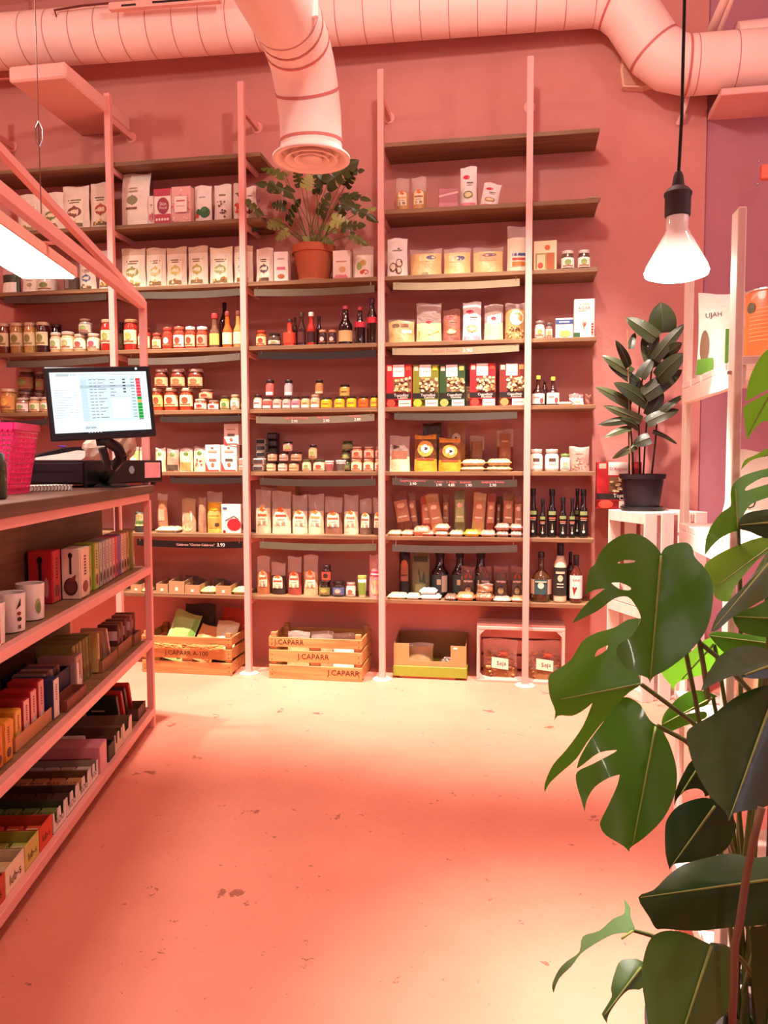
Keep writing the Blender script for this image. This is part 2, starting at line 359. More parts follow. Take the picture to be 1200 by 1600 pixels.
# ================================================================== PRODUCT FACTORIES
def decals(surf, ds, name, parent, w, h, flip=False):
    """flat print laid on a product surface: surf(u, v, off) -> point"""
    if not ds: return None
    mb = MB(); k = 0; single = len(ds) <= 10; first = None
    for d in ds:
        if single and k > 0:
            q = mb.build('label' if first is None else 'print', parent); first = first or q; mb = MB()
        k += 1; off = .0012+.0004*k; t = d[0]
        if t == 'r':
            _, u0, u1, v0, v1, c = d; mb.grid(lambda a, b: surf(u0+(u1-u0)*a, v0+(v1-v0)*b, off), 6, 4, P(c, .5))
        elif t == 'e':
            _, cu_, cv_, ru, rv, c = d; n = 14
            ps = [surf(cu_, cv_, off)]+[surf(cu_+ru*math.cos(6.2832*i/n), cv_+rv*math.sin(6.2832*i/n), off) for i in range(n)]
            mb.add(ps, [(0, i+1, (i+1) % n+1) for i in range(n)], P(c, .5))
        elif t == 'p':
            _, pts, c = d; mb.poly([surf(a, b, off) for a, b in pts], P(c, .5))
        elif t == 't':
            _, s, cu_, cv_, wid, c = d; vs, fs, tw, tcx = text_mesh(s); sc = wid*w/max(tw, 1e-6)
            mb.add([surf(cu_+(x-tcx)*sc/w, cv_+y*sc/h, off) for x, y, z in vs], fs, P(c, .5))
    q = mb.build('label' if first is None else 'print', parent)
    return first or q
def blobs(rng, n, u0, u1, v0, v1, ru, rv, cols):
    return [('e', rng.uniform(u0, u1), rng.uniform(v0, v1), ru*rng.uniform(.7, 1.2), rv*rng.uniform(.7, 1.2), rng.choice(cols)) for _ in range(n)]
def style(s, a, b, rng):
    if s == 'med':    # zip pouch: fine lines, medallion, photo strip
        d = [('r', -.33, .33, .08, .72, 'f6ead2'), ('r', -.26, .26, .66, .69, b), ('r', -.2, .2, .61, .635, b)]
        d += [('e', 0, .42, .27, .11, a), ('p', [(-.27, .42), (0, .56), (.27, .42), (0, .28)], a), ('e', 0, .42, .15, .05, 'f3e3c0')]
        d += [('r', -.3, .3, .09, .17, b)]+blobs(rng, 5, -.24, .24, .12, .2, .07, .035, ['d9b26a', '9b6a3a', 'efe0b5']); return d
    if s == 'arch':   # bag label with an orange arch
        return [('r', -.34, .34, .2, .52, 'f3e4c4'), ('e', 0, .52, .34, .08, 'f3e4c4'), ('e', 0, .57, .17, .07, 'd9722c'), ('r', -.17, .17, .53, .57, 'd9722c'),
                ('r', -.3, .3, .40, .45, a), ('r', -.22, .22, .33, .35, 'b79a70'), ('r', -.26, -.06, .23, .29, 'c7a877'), ('r', .05, .25, .23, .29, '9d8a6a')]
    if s == 'lines':
        return [('r', -.36, .36, .16, .66, a), ('r', -.25, .25, .52, .56, b), ('r', -.2, .2, .44, .46, b), ('e', 0, .3, .15, .07, b)]
    if s == 'red':    # white pack, red oval brand mark
        return [('e', -.12, .75, .22, .05, 'cf2f3a'), ('r', -.1, .3, .6, .63, '6b5a50'), ('r', -.1, .25, .55, .565, '9b8a80'), ('e', 0, .33, .3, .09, b), ('e', 0, .33, .22, .06, 'e9d2a0'), ('r', -.44, .44, .03, .14, a)]
    if s == 'fruit':
        return [('r', -.2, .2, .68, .72, '8a6a58'), ('r', -.14, .1, .63, .65, 'a88a78')]+[('e', -.2, .3, .2, .11, a), ('e', .15, .33, .2, .13, a), ('e', -.02, .22, .16, .09, b), ('e', .1, .25, .1, .06, b)]
    if s == 'dots':
        return blobs(rng, 24, -.44, .44, .05, .95, .05, .025, [a, b, 'd8505f'])+[('r', -.3, .34, .3, .72, 'f5e6d5'), ('r', -.2, .25, .58, .62, 'c0566a'), ('r', -.2, .2, .45, .47, 'c79a90')]
    if s == 'sprig':
        return [('r', -.2, .2, .7, .74, '8a6a58')]+blobs(rng, 14, -.3, .3, .12, .55, .05, .028, [a, b])
    if s == 'tree':
        d = [('r', -.48, .48, .005, .995, 'f3e6da'), ('t', 'AGAR', 0, .86, .5, 'b98b70'), ('t', 'AGAR', 0, .76, .62, '9a6a52'), ('r', -.28, .1, .69, .705, 'c09a80')]
        for i in range(9):
            an = math.radians(90+(i-4)*19); r = .17+.06*(i % 2); d.append(('p', [(-.01, .3), (.02, .3), (.02+r*1.3*math.cos(an), .36+r*math.sin(an))], '96594a'))
        return d+[('r', -.02, .02, .22, .36, '96594a'), ('r', .34, .46, .11, .16, 'a8353a'), ('r', .34, .46, .18, .23, 'a8353a'), ('r', .34, .46, .25, .3, 'a8353a'), ('r', .34, .46, .32, .37, 'a8353a'), ('r', -.5, -.2, 0, .14, '2f5a35')]
    if s == 'pasta':
        d = [('r', -.5, .5, 0, 1, a), ('r', -.24, .2, .72, 1, 'f4ebe2'), ('t', "D'Angelo", -.02, .85, .38, 'c03040'), ('r', -.45, -.29, .86, .97, 'e8b9a5'), ('r', .27, .45, .86, .97, b)]
        d += [('r', -.22, .48, .36, .68, '7d5a40')]+blobs(rng, 34, -.2, .46, .37, .69, .055, .03, ['e8cf9c', 'd6b27a', 'b98a58', 'f2e2bb'])
        d += [('r', -.5, .5, .2, .33, '221a18'), ('e', -.3, .1, .17, .09, b), ('r', .0, .48, .02, .17, 'e6d8cc'), ('r', .06, .42, .08, .1, '8a7a70')]; return d
    if s == 'bottle':
        return [('r', -.6, .6, .12, .46, a), ('r', -.5, .5, .34, .40, b), ('e', 0, .24, .25, .07, b)]
    return []
def mk_pouch(root, w, h, d, c, ds, taper=.0, clear=None, fill=.6, topc=None, curl=0., rough=.5):
    """sealed bag: fat at the foot, flat at the top seal; ripple along the film"""
    ph = random.uniform(0, 6)
    def th(v): return d*.5*(max(0., 1-v)**.55)*(.86+.14*math.cos(3*v+ph)) if v < .93 else d*.5*(.07**.55)*max(.12, (1-v)/.07)*.5+.001
    def sf(u, v, off=0., sg=-1):
        e = 1-abs(2*u)**3*.85; e = max(e, .06)
        wx = w*(1-taper*v)*(1-.05*math.sin(math.pi*min(v, 1)))
        rip = .004*math.sin(9*v+ph+5*u)*(1-.5*v)+.002*math.sin(23*u+7*v)
        y = sg*(th(v)*e+off)+rip*.6+curl*max(0, v-.55)**2*h
        zz = v*h+(.004*math.sin(6*u+ph) if v > .9 else 0)
        return (u*wx, y, max(zz, .001*0+v*h*.0) if v == 0 else zz)
    body = MB(); mat = P(c, rough, var=.1, scale=25, bump=.35, bscale=45)
    nv = 12
    if clear:
        k = max(2, int(round(fill*nv))); fm = film(clear)
        mats = [mat]*k+[fm]*(nv-k)
    else: mats = [mat]*nv
    if topc: mats[-2:] = [P(topc, .5)]*2
    parts = {}
    for j in range(nv):
        mb = parts.setdefault(mats[j], MB())
        for sg in (-1, 1): mb.grid(lambda a, b: sf(a-.5, (j+b)/nv, 0, sg), 8, 1, mats[j], flip=(sg > 0))
    k = 0
    for m_, mb in parts.items():
        if m_ is mats[0]: mb.add([sf(i/8-.5, 0, 0, -1) for i in range(9)]+[sf(i/8-.5, 0, 0, 1) for i in range(9)], [(i, i+9, i+10, i+1) for i in range(8)], m_)
        nm = 'bag' if k == 0 else ('film_top' if clear and m_ is film(clear) else 'seal'); k += 1
        mb.build(nm, root, smooth=True)
    decals(lambda u, v, off: sf(u, v, off), ds, 'label', root, w, h)
def mk_box(root, w, h, d, c, ds, side=None):
    MB().box(-w/2, w/2, -d/2, d/2, 0, h, P(c, .5, scale=20), .002).build('carton', root)
    decals(lambda u, v, off: (u*w, -d/2-off, v*h), ds, 'label', root, w, h)
    if side:
        mb = MB(); mb.poly([(w/2+.0015, -d*.46, h*.02), (w/2+.0015, d*.46, h*.02), (w/2+.0015, d*.46, h*.98), (w/2+.0015, -d*.46, h*.98)], P(side, .5)); mb.build('side_panel', root)
        if h/d > 1.2:
            mb = MB(); x = w/2+.0021; rg = random.Random(int(w*1e5+d*1e5))
            for i in range(7): z = h*(.45+.06*i); mb.add([(x, -d*.12, z), (x, d*.12, z), (x, d*.12, z+h*.035), (x, -d*.12, z+h*.035)], [(0, 1, 2, 3)], P('6a4038', .5))
            mb.add([(x, d*.3*math.cos(6.2832*i/12), h*.22+h*.12*math.sin(6.2832*i/12)) for i in range(12)], [tuple(range(12))], P(rg.choice(['8a4a40', 'f0e2d0', '5a3a30']), .5)); mb.build('side_print', root)
def mk_jar(root, w, h, c, lid, lab, ds, lv=(.12, .62), tall=False, lidh=.16):
    r = w/2; lh = min(lidh*h, .018); bh = h-lh
    g = P(c, .14, coat=1., spec=.6, var=.16, scale=60)
    MB().lathe([(r*.82, 0), (r*.95, h*.015), (r, h*.05), (r, bh*.78), (r*.95, bh*.86), (r*.8, bh*.95), (r*.78, bh)], g, 20).build('glass', root, smooth=True)
    smooth_angle(MB().lathe([(r*.86, bh-.001), (r*.9, bh+lh*.1), (r*.9, h-lh*.18), (r*.84, h-.0004), (0, h)], P(lid, .3, metal=.25, coat=.4, var=.03), 20).build('lid', root))
    if lab:
        a0, a1 = math.radians(200), math.radians(340)
        z0, z1 = lv[0]*h, min(lv[1]*h, bh*.8)
        lb = MB(); lb.grid(lambda a, b: ((r+.0012)*math.cos(a0+(a1-a0)*a), (r+.0012)*math.sin(a0+(a1-a0)*a), z0+(z1-z0)*b), 14, 1, P(lab, .5)); o = lb.build('label', root, smooth=True)
        if ds:
            def sf(u, v, off): an = math.radians(270)+u*1.9; return ((r+.0014+off)*math.cos(an), (r+.0014+off)*math.sin(an), z0+(z1-z0)*v)
            q = decals(sf, ds, 'print', o, w, z1-z0); q.name = 'print'
def mk_bottle(root, w, h, c, cap, lab, ds, neck=.34, sh=.58, lv=(.1, .42), caph=.1, gl=True):
    r = w/2; nr = r*neck; ch = caph*h; g = P(c, .08, coat=1., spec=.7, var=.05) if gl else P(c, .4, var=.04)
    MB().lathe([(r*.85, 0), (r*.98, h*.012), (r, h*.04), (r, sh*h), (r*.93, sh*h+.05*h), (r*.68, sh*h+.12*h), (nr*1.15, sh*h+.2*h), (nr, h-ch-.03*h), (nr, h-ch)], g, 20).build('glass', root, smooth=True)
    smooth_angle(MB().lathe([(nr*1.22, h-ch-.004), (nr*1.22, h-.003), (nr*1.1, h), (0, h)], P(cap, .35, coat=.3), 16).build('cap', root))
    if lab:
        a0, a1 = math.radians(195), math.radians(345); z0, z1 = lv[0]*h, lv[1]*h
        o = MB().grid(lambda a, b: ((r+.0012)*math.cos(a0+(a1-a0)*a), (r+.0012)*math.sin(a0+(a1-a0)*a), z0+(z1-z0)*b), 14, 1, P(lab, .5)).build('label', root, smooth=True)
        if ds:
            def sf(u, v, off): an = math.radians(270)+u*1.9; return ((r+.0014+off)*math.cos(an), (r+.0014+off)*math.sin(an), z0+(z1-z0)*v)
            q = decals(sf, ds, 'print', o, w, z1-z0); q.name = 'print'
def mk_tub(root, w, h, c, lid, lab):
    r = w/2
    MB().lathe([(r*.7, 0), (r*.74, .002), (r*.94, h*.86)], P(c, .4), 18).build('cup', root, smooth=True)
    smooth_angle(MB().lathe([(r*.94, h*.86), (r, h*.87), (r, h*.97), (r*.95, h), (0, h)], P(lid, .4), 18).build('lid', root))
    if lab: MB().grid(lambda a, b: ((r*(.77+.14*b)+.0015)*math.cos(3.5+2.4*a), (r*(.77+.14*b)+.0015)*math.sin(3.5+2.4*a), h*(.15+.55*b)), 10, 1, P(lab, .5)).build('label', root)
def mk_tin(root, w, h, c, lab):
    MB().box(-w/2, w/2, -.03, .03, 0, h, P(c, .3, metal=.5), .006).build('tin', root)
    MB().box(-w*.42, w*.42, -.0315, -.0302, h*.2, h*.8, P(lab, .5)).build('label', root)
def mk_flat(root, w, h, d, c, ds=None, gloss=.2):
    """pillow packet lying flat: full body, crimped end seams, lumpy contents"""
    ph = random.uniform(0, 6)
    def f(sg):
        def g(a, b):
            u = 2*a-1; v = 2*b-1; e = max(0, (1-abs(u)**6))**.5*max(0, (1-abs(v)**6))**.5
            x = u*w/2*(1-.04*abs(v)+.02*math.sin(9*v+ph)); y = v*d/2*(1-.05*abs(u))
            lump = .86+.10*math.sin(11*u+ph)*math.cos(7*v+ph)+.06*math.sin(23*u+3*ph)*math.sin(17*v)
            return (x, y, max(0., h*(.42 if e > .02 else .42)+(h*.58*e*lump if sg > 0 else -h*.42*min(1, e*1.6))))
        return g
    m = P(c, gloss, coat=.5, var=.3, scale=110, bump=.55, bscale=70)
    MB().grid(f(1), 16, 12, m).grid(f(-1), 16, 12, m, True).build('packet', root, smooth=True)
    sm = P(c, .3, coat=.5, var=.1)
    for s in (-1, 1): MB().box(s*w*.5-.004, s*w*.5+.004, -d*.44, d*.44, h*.36, h*.5, sm).build('crimp_seam', root)
    if ds: MB().grid(lambda a, b: (lambda q: (q[0], q[1], q[2]+.002))(f(1)(.2+.6*a, .2+.5*b)), 8, 6, P(ds, .5)).build('label', root, smooth=True)

CATN = {'jar': ('jar', 'jar'), 'bottle': ('bottle', 'bottle'), 'pouch': ('food_pouch', 'pouch'), 'clear': ('food_bag', 'bag'), 'box': ('food_carton', 'box'),
        'flat': ('flat_packet', 'packet'), 'tub': ('plastic_tub', 'tub'), 'tin': ('flat_tin', 'tin'), 'stick': ('pasta_packet', 'packet')}
def make(kind, root, w, h, d, o, rng):
    ds = style(o.get('s', ''), o.get('a', 'b5523f'), o.get('b', 'e9cfa0'), rng)+list(o.get('ds', []))
    if kind == 'pouch': mk_pouch(root, w, h, d, o.get('c', 'f1e2cc'), ds, o.get('taper', .04), topc=o.get('top'), curl=o.get('curl', 0.))
    elif kind == 'clear': mk_pouch(root, w, h, d, o.get('c', 'e0c79a'), ds, o.get('taper', .0), clear=o.get('film', 'f0d8cc'), fill=o.get('fill', .62), rough=.4)
    elif kind == 'stick': mk_pouch(root, w, h, d, o.get('c', '8a5040'), ds, .0, rough=.25)
    elif kind == 'box': mk_box(root, w, h, d, o.get('c', 'f1e2cc'), ds, o.get('side'))
    elif kind == 'jar': mk_jar(root, w, h, o.get('c', 'b0402a'), o.get('lid', 'e8d9c0'), o.get('lab', 'f1e2bf'), o.get('ds') or ds or [('e', 0, .55, .25, .28, o.get('a', '8a9a55')), ('r', -.4, .4, .12, .24, o.get('b', 'a56a48'))], o.get('lv', (.12, .62)))
    elif kind == 'bottle': mk_bottle(root, w, h, o.get('c', '17110f'), o.get('cap', '1a1614'), o.get('lab'), o.get('ds') or ds, o.get('neck', .34), o.get('sh', .58), o.get('lv', (.1, .42)), o.get('caph', .1), o.get('gl', True))
    elif kind == 'tub': mk_tub(root, w, h, o.get('c', 'e8d6c4'), o.get('lid', 'd8c8b8'), o.get('lab'))
    elif kind == 'tin': mk_tin(root, w, h, o.get('c', '8f8078'), o.get('lab', '1f1a1a'))
    elif kind == 'flat': mk_flat(root, w, h, d, o.get('c', 'c9a37a'), o.get('lab'))
ROWN = ['top shelf', 'second shelf down', 'third shelf down', 'fourth shelf down', 'fifth shelf down', 'sixth shelf down', 'seventh shelf down', 'lowest shelf']
BAYN = {'A': 'far left bay', 'B': 'second bay', 'C': 'middle bay', 'D': 'fourth bay', 'E': 'right end'}
_lab = {}
def uniq(l):
    _lab[l] = _lab.get(l, 0)+1
    if _lab[l] > 1: print('DUPLABEL', l)
    return l
def W(bay, row, kind, desc, xl, xr, yt, yb=None, on=None, sb=None, **o):
    """a product on a wall shelf; pixel extents read at its own front plane"""
    rng = random.Random(len(_lab)*13+5)
    d0 = {'pouch': .075, 'clear': .075, 'box': .06, 'stick': .035, 'flat': .12, 'tin': .06}.get(kind)
    if sb is None: sb = {'pouch': .05, 'clear': .045, 'box': .04, 'jar': .028, 'bottle': .028, 'tub': .02}.get(kind, .012)
    Yf = FY+sb; ym = (yt+(yb or yt+60))/2
    a = onY(xl, ym, Yf); b = onY(xr, ym, Yf); w = b.x-a.x
    if kind in ('jar', 'bottle', 'tub'): d = w
    else: d = o.get('d', d0)
    if kind in ('jar', 'bottle', 'tub'):
        Yc = Yf+w/2; s = Yc/Yf; a = onY(xl, ym, Yc); b = onY(xr, ym, Yc); w = (b.x-a.x)*.985; d = w; Yp = Yc
    else: Yc = Yf+d/2; Yp = Yf
    zt = onY((xl+xr)/2, yt, Yp).z
    z0 = SZ[row] if on is None else on['top']
    h = zt-z0
    if kind == 'flat': h = max(h, .012)
    nm, cat = CATN[kind]; nm = o.get('nm', nm); cat = o.get('cat', cat)
    grp = o.get('grp') or (cat+'s on the '+ROWN[row]) 
    root = empty(nm, ((a.x+b.x)/2, Yc, z0), o.get('rz', rng.uniform(-.05, .05) if kind in ('jar', 'bottle') else rng.uniform(-.03, .03)), uniq(desc+', '+ROWN[row]+' of '+BAYN[bay]), cat, grp)
    if o.get('lean'): root.rotation_euler[1] = o['lean']
    if o.get('tip'): root.rotation_euler[0] = -o['tip']
    make(kind, root, w, h, d, o, rng)
    return {'top': z0+h, 'root': root, 'w': w, 'h': h}
# ================================================================== PRODUCTS ON THE WALL SHELVES
# ---- second shelf down
W('A',1,'pouch','white pouch mostly hidden behind slanting rail',22,60,301,c='efe0cd',s='med',a='9aa07a',b='a58a68',sb=.05)
W('A',1,'pouch','white pouch with green leaf print',58,96,298,c='f0e1ce',s='med',a='7d8a55',b='8a7a58')
W('A',1,'pouch','white pouch with dark berry print',92,136,288,c='f0e1ce',s='med',a='8a4a3a',b='7d7350')
W('A',1,'pouch','tallest white pouch with red fruit print',136,174,282,c='f0e1ce',s='med',a='b5523a',b='6d6448')
W('B',1,'pouch','big curled white pouch with olive emblem',184,231,266,c='f3e8da',curl=.35,ds=[('e',-.08,.5,.2,.08,'8d8a62'),('p',[(-.28,.5),(-.08,.6),(.12,.5),(-.08,.4)],'8d8a62'),('r',-.3,.1,.33,.37,'8a5a40'),('r',-.22,.12,.64,.67,'b9a080'),('r',-.2,.1,.7,.72,'b9a080')])
W('B',1,'box','narrow white carton with pink fruit',232,241,306,sb=.06,c='efe0d2',s='fruit',a='c06070',b='d88a90')
W('B',1,'box','red and white carton with round badge',241,267,295,c='f1e4d6',ds=[('r',-.5,.5,.8,1,'b8324a'),('r',-.5,.5,0,.3,'b8324a'),('e',.04,.53,.36,.23,'9c2c40'),('t','Skin',.04,.58,.4,'f5e6dc'),('t','Food',.04,.47,.42,'f5e6dc')]+[('e',-.35+.17*i,.15,.07,.04,'f0d8d0') for i in range(5)])
W('B',1,'box','pink floral carton with white panel',268,298,291,c='e8b0a8',s='dots',a='d88a95',b='efe0c0')
W('B',1,'pouch','white pouch with green leaf and strawberry',300,328,287,c='f3e9de',ds=[('t','nectar',0,.7,.4,'6a5a50'),('e',.15,.3,.28,.15,'2f6b3c'),('e',-.22,.3,.16,.09,'2f6b3c'),('e',-.3,.22,.13,.06,'d9503a'),('e',.12,.36,.14,.06,'3f8048')])
W('B',1,'pouch','white pouch with brown sprig pattern',331,359,285,c='f3e9de',s='sprig',a='6b4030',b='8a5a48')
W('B',1,'pouch','white pouch with red apple beside post',361,376,283,c='f3e9de',ds=[('e',0,.33,.34,.14,'d8402e'),('e',.1,.38,.2,.08,'e8674a'),('r',-.2,.2,.7,.73,'8a6a58')],sb=.03)
W('C',1,'pouch','white pouch with dark red plum past post',379,398,288,c='e8d8cc',ds=[('e',0,.33,.34,.16,'7a2a30'),('r',-.2,.2,.7,.73,'8a6a58')],sb=.03)
W('D',1,'clear','left of two clear nut bags with orange arch label',617,638,275,c='c99a62',fill=.55,s='arch',a='e0b070')
W('D',1,'clear','right of two clear nut bags with orange arch label',642,665,273,c='c4925c',fill=.55,s='arch',a='b5722f')
W('D',1,'box','flat mauve packet with pale stripe',684,714,294,c='b56a72',d=.08,ds=[('p',[(-.5,.55),(.5,.75),(.5,.85),(-.5,.65)],'e3b0aa'),('r',-.5,.5,.0,.3,'c98088')],rz=.12)
W('D',1,'pouch','tall white and pink bag with red mark',718,745,257,c='f3e7df',s='red',a='e58a98',b='7d8a4a')
W('D',1,'pouch','tilted white pouch with pink base',748,777,282,c='efe2da',s='red',a='e07888',b='b08a5a',lean=.18,tip=.05)
W('E',1,'flat','crumpled clear wrapper on board end',917,938,305,c='d9b7a8',d=.1)
# ---- third shelf down
W('A',2,'clear','clear bag of dark green tea',-2,26,405,c='39402c',s='',fill=.6,ds=[('r',-.4,.4,.02,.35,'f3eedd')])
W('A',2,'pouch','white pouch under the lit panel',29,59,412,c='f6efe2',s='lines',a='f0e8d0',b='a8a080')
W('A',2,'jar','squat white jar with green top',62,89,430,c='f0e6d0',lid='8f9a60',lab='f6efe2',lv=(.1,.6))
W('A',2,'box','dark grey carton',100,119,432,c='5a4a42',ds=[('r',-.4,-.1,.2,.9,'8a7a70')])
W('A',2,'pouch','white pouch with blue emblem',119,146,405,c='f3e8d8',s='med',a='5a78a8',b='7a5a48')
W('A',2,'pouch','white pouch behind the shelf post',150,172,388,c='f3e8d8',s='med',a='a89a6a',b='8a6a48')
for i,(a_,b_,t_,col,nm) in enumerate([(185,224,386,'a09a55','olive'),(224,256,385,'c9bb7a','pale straw'),(256,289,384,'cdbf5f','yellow'),(290,322,382,'b5ad4a','lime'),(324,361,384,'a3b06a','leaf green'),(362,393,381,'9ab0a0','grey green')]):
    W('B',2,'pouch','cream zip pouch with %s medallion'%nm,a_,b_,t_,c='f5ead4',s='med',a=col,b='8a7040',top='d9c3a8' if i!=4 else 'efe0c0')
W('C',2,'pouch','white pouch with dark flower emblem',397,425,385,c='efe0d0',s='med',a='6a4a5a',b='5a4030')
W('C',2,'box','narrow white carton with pink lettering',428,450,393,c='f1e3d6',ds=[('r',-.25,.25,.75,.78,'c0a090'),('r',-.3,.3,.42,.5,'d86a80'),('e',0,.2,.25,.07,'b56a40')])
W('C',2,'box','cream carton with pink blossom print',520,547,391,c='f0dccb',ds=[('r',-.3,.3,.6,.64,'c98a78'),('e',.05,.35,.2,.1,'d9a878')]+[('e',-.35+.08*i,.08+.05*(i%2),.08,.05,'e08a90') for i in range(9)])
W('C',2,'clear','clear bag with fruit label',549,582,383,c='e8d0b8',fill=.75,ds=[('r',-.4,.4,.05,.72,'f3e4d2'),('e',.1,.22,.22,.08,'d9583a'),('e',-.15,.4,.15,.12,'9aa858'),('e',.05,.5,.15,.1,'d9c06a')])
W('D',2,'pouch','white pouch with halved coconuts',603,636,370,c='f1e6db',ds=[('r',-.25,.25,.68,.71,'9a8a78'),('e',.08,.74,.06,.02,'5a8a3a')]+[e for x,y,r in ((-.2,.28,.18),(.12,.38,.17),(.1,.2,.15)) for e in (('e',x,y,r,r*.62,'6b3a28'),('e',x,y,r*.8,r*.48,'f0dcc0'))])
W('D',2,'clear','left of three clear packed bread loaves',639,689,386,c='dcb27a',fill=.85,taper=-.02,d=.11,ds=[('r',-.2,.3,.55,.8,'e8c890'),('e',.18,.68,.15,.08,'5a4a6a'),('r',-.1,.1,.05,.15,'8a7a4a')])
W('D',2,'clear','middle of three clear packed bread loaves',692,735,384,c='e0ba80',fill=.8,d=.11,ds=[('r',-.3,.3,.5,.75,'e3c090'),('e',.1,.63,.2,.09,'5a4a6a')])
W('D',2,'clear','right of three clear packed bread loaves',738,786,383,c='e4bd84',fill=.85,d=.11,ds=[('r',-.3,.3,.5,.78,'d8a078'),('e',.05,.7,.25,.06,'6a4a5a')])
W('D',2,'clear','tall clear bag of white flour with blue band',792,826,350,c='f3e3c4',fill=.72,ds=[('r',-.3,.42,.14,.45,'f0e6d0'),('r',-.25,.4,.36,.42,'4a5a8a'),('r',-.25,.4,.15,.24,'c9803a'),('r',-.25,.4,.27,.32,'c04a40')],d=.09)
bx_ = W('E',2,'box','open cream display carton of fruit bars',834,870,376,c='ecd0a8',d=.07,sb=.05,ds=[('r',-.42,.42,.1,.6,'a08a50'),('e',.1,.78,.12,.08,'c8602f'),('r',-.35,.0,.05,.55,'e0c49a'),('e',-.2,.2,.12,.1,'d84a40'),('r',.08,.38,.08,.6,'b0603a')])
W('E',2,'jar','left small jar with white label and steel lid',876,897,393,c='5a4030',lid='e6d8c8',lab='f3ece0')
W('E',2,'jar','right small jar with white label and steel lid',902,922,392,c='4a3a28',lid='e6d8c8',lab='f0e4d6')
# ---- fourth shelf down
cs=['7a3a20','b58a4a','c79a55','3a1a18']
for i,(a_,b_) in enumerate([(-2,16),(18,38),(39,57),(58,78)]):
    W('A',3,'jar',['tall amber jar at left edge','tall jar of yellow chutney','tall jar of pale mustard sauce','tall jar of dark plum sauce'][i],a_,b_,506-i*.6,c=cs[i],lid='d9c2a0',lab='e9dcae',lv=(.25,.68),a='8a8a4a',b='a09058')
W('A',3,'jar','dark lidded jar standing behind cream jars',80,97,507,sb=.11,c='2f1a18',lid='5a3a34',lab=None)
for i,(a_,b_,t_) in enumerate([(80,96,520),(97,117,519),(117,136,523),(138,157,522)]):
    j_=W('A',3,'jar',['short cream jar next to plum sauce','widest short cream jar with white lid','short jar under the stacked grey jar','short jar with pink script label'][i],a_,b_,t_,c='d8b888',lid='e9dcc4',lab='f1e8d4',lv=(.18,.7),a=['9aa868','b0b878','a85a4a','c05868'][i])
    if i==2: W('A',3,'jar','grey jar stacked on the short jars',125,144,499,on=j_,c='8a7a70',lid='9a7a60',lab='cbb8a8')
W('A',3,'jar','tall red sauce jar left of post',159,177,500,c='b02c22',lid='d8b890',lab='e9dfae',lv=(.25,.66),a='9aa055')
W('B',3,'jar','dark jar just right of post',187,194,503,sb=.1,c='3a2020',lid='3a2a28',lab='8a6a50')
W('B',3,'jar','tallest red sauce jar with cream label',195,216,500,c='b02c22',lid='c8a070',lab='efe3b8',lv=(.22,.66),a='a8aa58')
W('B',3,'jar','small red jar half behind canopy post',217,236,513,c='b8382a',lid='8a4a3a',lab='efe0b4')
W('B',3,'jar','small jar with cream label after canopy post',239,253,521,c='8a4a30',lid='a84a38',lab='e9dcb0')
for i,(a_,b_,t_) in enumerate([(255,270,512),(272,289,511),(290,306,511),(308,325,511)]):
    W('B',3,'jar',['red jar with round white badge','red jar with wavy white label','red pesto jar with green label','red pepper jar with white lid'][i],a_,b_,t_,c='b23a24',lid=['c84a38','c8604a','efe4d4','efe4d4'][i],lab=['b23a24','f3e4d6','c8d0a0','e0a088'][i],a=['f3e8dc','d0402f','c03a2a','c03a2a'][i])
W('B',3,'bottle','sauce bottle with red cap and gold label',328,343,490,c='6a4a3a',cap='d83a38',lab='e8c860',neck=.5,sh=.45,caph=.12)
W('B',3,'bottle','tall dark bottle behind the orange sauce',343,359,473,sb=.12,c='1c1410',cap='2a1c1a',lab=None)
W('B',3,'bottle','orange chili sauce bottle',348,363,487,c='d8581c',cap='8a3a30',lab='f0dcb0',neck=.42,sh=.45,a='8a3a28')
W('B',3,'bottle','mustard coloured sauce bottle beside post',365,379,486,c='b08a4a',cap='7a4038',lab='f0dcb0',neck=.42,sh=.45,a='8a3a28')
W('C',3,'jar','orange jar at the left end',401,417,517,c='c8602a',lid='c84a38',lab='efd8a0',a='c8402f')
W('C',3,'jar','low dark lidded jar with white strip',420,439,521,c='4a3a30',lid='3a3230',lab='e8dcd0',lv=(.2,.45))
W('C',3,'bottle','red rounded ketchup bottle with dark cap',443,463,499,c='c83a24',cap='3a2a28',lab='d8482c',neck=.35,sh=.35,lv=(.12,.5),caph=.08)
W('C',3,'bottle','dark sauce bottle behind the ketchup',456,466,496,sb=.12,c='2a1814',cap='3a2a24',lab=None)
W('C',3,'bottle','slim dark sauce bottle with pink label',465,478,489,c='2e1712',cap='4a3028',lab='5a2a2a',neck=.45,sh=.5,a='e08a90')
W('C',3,'bottle','red sauce bottle with white cap',480,493,488,c='b02a1c',cap='f3ebe0',lab='3a1818',neck=.5,sh=.5,a='d85a50')
W('C',3,'bottle','dark capped bottle behind small jars',494,503,494,sb=.11,c='3a1a16',cap='3a2220',lab=None,neck=.5)
W('C',3,'jar','left small black jar with copper lid',498,511,516,c='2a1a18',lid='d89a70',lab='4a2426',a='e8c0b0')
W('C',3,'jar','right small black jar with copper lid',513,526,516,c='2a1a18',lid='d89a70',lab='4a2426',a='e8c0b0')
W('C',3,'bottle','large dark oil bottle with kraft label',529,551,478,c='14100e',cap='b8303a',lab='d8b078',neck=.4,sh=.48,lv=(.08,.36),caph=.08)
W('C',3,'bottle','dark bottle with red square label',554,571,480,c='14100e',cap='b8303a',lab='c83040',neck=.4,sh=.5,lv=(.45,.6),caph=.07)
W('C',3,'bottle','tallest dark bottle with red square label',573,590,466,c='14100e',cap='4a1c20',lab='c83040',neck=.42,sh=.56,lv=(.45,.58),caph=.1)
